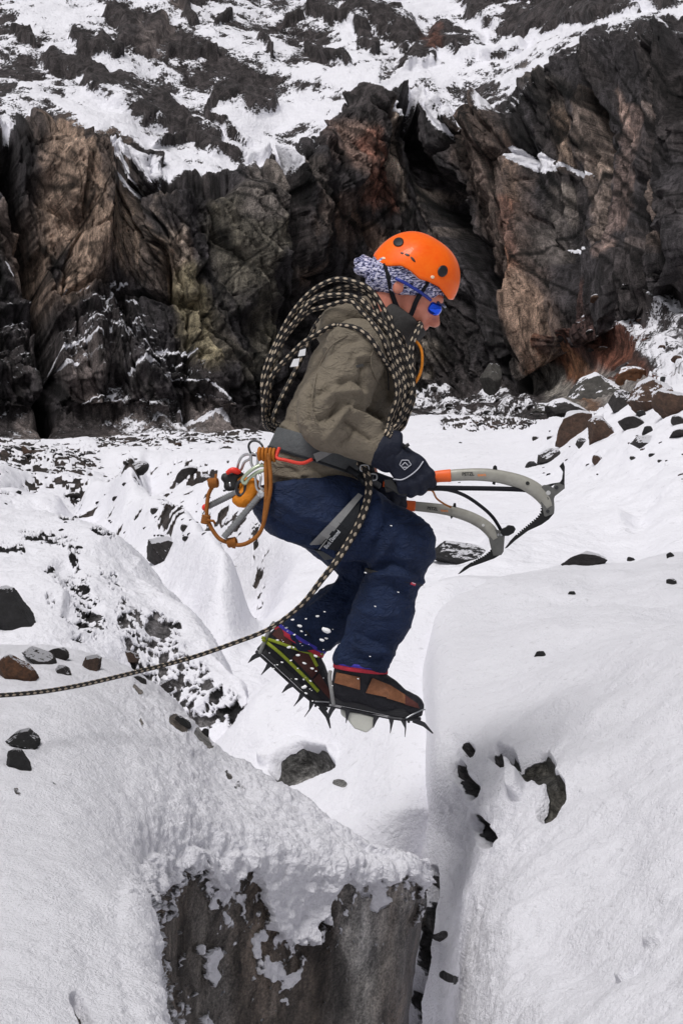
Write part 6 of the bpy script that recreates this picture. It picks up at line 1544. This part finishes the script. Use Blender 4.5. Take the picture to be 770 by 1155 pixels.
# tan cord loop with knots
cl = empty('cordelette', P(*z2b(540, 230, GD)), "tan knotted cord loop hanging wide open below the rear of the harness", "cord loop")
pts = [z2b(x, y, d) for x, y, d in [(560, 200, -.235), (575, 330, -.24), (578, 450, -.24), (560, 560, -.235), (530, 700, -.23), (490, 790, -.22), (420, 845, -.21), (350, 865, -.205), (290, 850, -.20), (210, 820, -.19), (150, 740, -.185), (120, 660, -.18), (118, 590, -.18), (130, 500, -.18), (160, 440, -.185), (185, 405, -.19)]]
W = PA(smooth_path(pts, 8)); tube('cord', W, 2.3*S, M_brown, cl, 10)
pts = [z2b(x, y, d) for x, y, d in [(545, 210, -.225), (545, 330, -.23), (548, 450, -.23), (545, 560, -.228), (530, 690, -.226)]]
tube('cord', PA(smooth_path(pts, 8)), 2.5*S, M_brown, cl, 10)
for (x, y, d, r1, ang) in ((300, 845, -.20, 5.2, 10), (110, 680, -.18, 4.6, 80), (165, 415, -.19, 5.5, 5)):
    c = z2b(x, y, d); g = []
    for k in range(4):
        a = math.radians(ang); o_ = (k-1.5)*2.3; th = np.linspace(0, 2*np.pi, 14, endpoint=False)
        cx, cy = c[0]+o_*math.cos(a), c[1]-o_*math.sin(a)
        ring = [(cx-r1*.75*math.cos(i)*math.sin(a)+1.2*math.sin(i)*math.cos(a), cy-r1*.75*math.cos(i)*math.cos(a), c[2]+math.sin(i)*r1*.7*S) for i in th]
        g.append(tube_geo(PA(ring), 1.9*S, 7, True))
    V_, F_, u_ = merge(g); mesh_np('knot', V_, F_, M_brown, cl)
for q in ([(185, 350), (182, 380), (186, 405)], [(150, 415), (135, 395), (120, 400)], [(120, 685), (165, 690), (180, 712)], [(290, 860), (310, 880), (325, 882)]):
    tube('cord_end', PA([z2b(x, y, -.19) for x, y in q]), 1.5*S, M_brown, cl, 7)
g = []
for k in range(5):
    th = np.linspace(0, 2*np.pi, 16, endpoint=False); c = z2b(500+k*26, 205+k*2, -.225)
    g.append(tube_geo(PA([(c[0]+2*math.cos(i)*.6, c[1]+6.5*math.sin(i), c[2]+math.cos(i)*.012) for i in th]), 1.8*S, 7, True))
V_, F_, u_ = merge(g); mesh_np('hitch', V_, F_, M_orange, cl)
# orange pouch and black belay device with red top
pouch_sdf = SDF([cap(z2b(350, 540, GD+.02), z2b(440, 440, GD+.02), 7.5, 8.5), cap(z2b(420, 540, GD+.02), z2b(470, 470, GD+.02), 8, 7), cap(z2b(340, 390, GD+.03), z2b(430, 430, GD+.02), 4, 6)], k=6, cuts=[cutp(z2b(400, 610, 0), (-.4, 1, 0))])
po = organic('pouch', pouch_sdf, .004, cloth("orange_yellow_nylon", (.70, .23, .012), 500, .6, .25), None, lambda V, n: ridged(V*np.array([22, 12, 22]), 3, 301)*.004)
tag(po, "crumpled orange nylon pouch tucked behind the carabiners", "pouch")
ho = organic('tool_holster', SDF([cap(z2b(255, 380, GD+.03), z2b(330, 370, GD+.03), 5, 7), cap(z2b(275, 440, GD+.03), z2b(320, 430, GD+.03), 5.5, 6.5), cap(z2b(290, 400, GD+.05), z2b(350, 380, GD+.05), 7, 7)], k=4), .004, M_gripb, None, lambda V, n: fbm(V*40, 3, 302)*.003)
tag(ho, "black lump of folded belay gear with a red top hanging left of the pouch", "belay device")
tube('red_top', PA(smooth_path([z2b(262, 345, GD+.01), z2b(300, 322, GD+.005), z2b(345, 335, GD+.01), z2b(355, 348, GD+.01)], 6)), np.interp(np.linspace(0, 1, 19), [0, .5, 1], [2.2, 3.6, 2.2])*S, M_cap, ho, 10)
tube('pale_pin', PA([z2b(283, 410, GD-.005), z2b(288, 440, GD-.005)]), 1.0*S, M_alloy, ho, 8)

# ------------------------------------------------------------------ SNOW CRUMBS thrown up by the boots
bm = bmesh.new(); bmesh.ops.create_icosphere(bm, subdivisions=2, radius=1)
for v_ in bm.verts: v_.co *= 1+.25*mnoise.noise(v_.co*2)
me = bpy.data.meshes.new('snow_crumb'); bm.to_mesh(me); bm.free(); me.materials.append(plain("crumb_snow", (.86, .86, .88), .8))
rr = random.Random(11)
spots = [(368, 711, 5), (368, 720, 1.8), (363, 722, 2.6), (358, 695, 2), (338, 706, 2.6), (330, 699, 1.9), (340, 712, 1.5), (332, 716, 1.4), (323, 708, 1.6), (345, 698, 1.2), (326, 730, 2.4), (336, 739, 2.2), (328, 745, 1.4), (343, 748, 2), (352, 754, 2),
         (334, 766, 1.6), (343, 775, 3), (345, 782, 1.8), (350, 768, 1.4), (313, 722, 1.6), (318, 747, 1.5), (356, 740, 2.2), (366, 690, 1.2), (423, 684, 1.2), (441, 593, 1.2), (478, 562+100, 1.1), (449, 668, 1.1), (412, 646, 1.4)]
for i in range(40): spots.append((rr.gauss(338, 24), rr.gauss(742, 32), rr.uniform(.4, 1.1)))
for x, y, r_ in spots:
    o = bpy.data.objects.new('snow_crumb', me); COL.objects.link(o)
    o.location = P(x, y, rr.uniform(-.30, -.24)); s_ = r_*S*.8; o.scale = (s_*1.35, s_, s_*.7); o.rotation_euler = (0, rr.uniform(-.2, .5), 0)
    big = 'larger' if r_ > 2.4 else 'small' if r_ > 1.3 else 'tiny'
    wh = "high beside the front thigh" if y < 640 else 'below the rear boot' if y > 795 else ("beside the front shin" if x > 380 else "over the rear shin" if y < 712 else "around the rear boot's ankle" if y < 750 else "over the rear boot's toe")
    tag(o, f"{big} white snow crumb flying {wh}", "snow crumb", "snow crumbs thrown up by the jump")
bpy.context.view_layer.update()
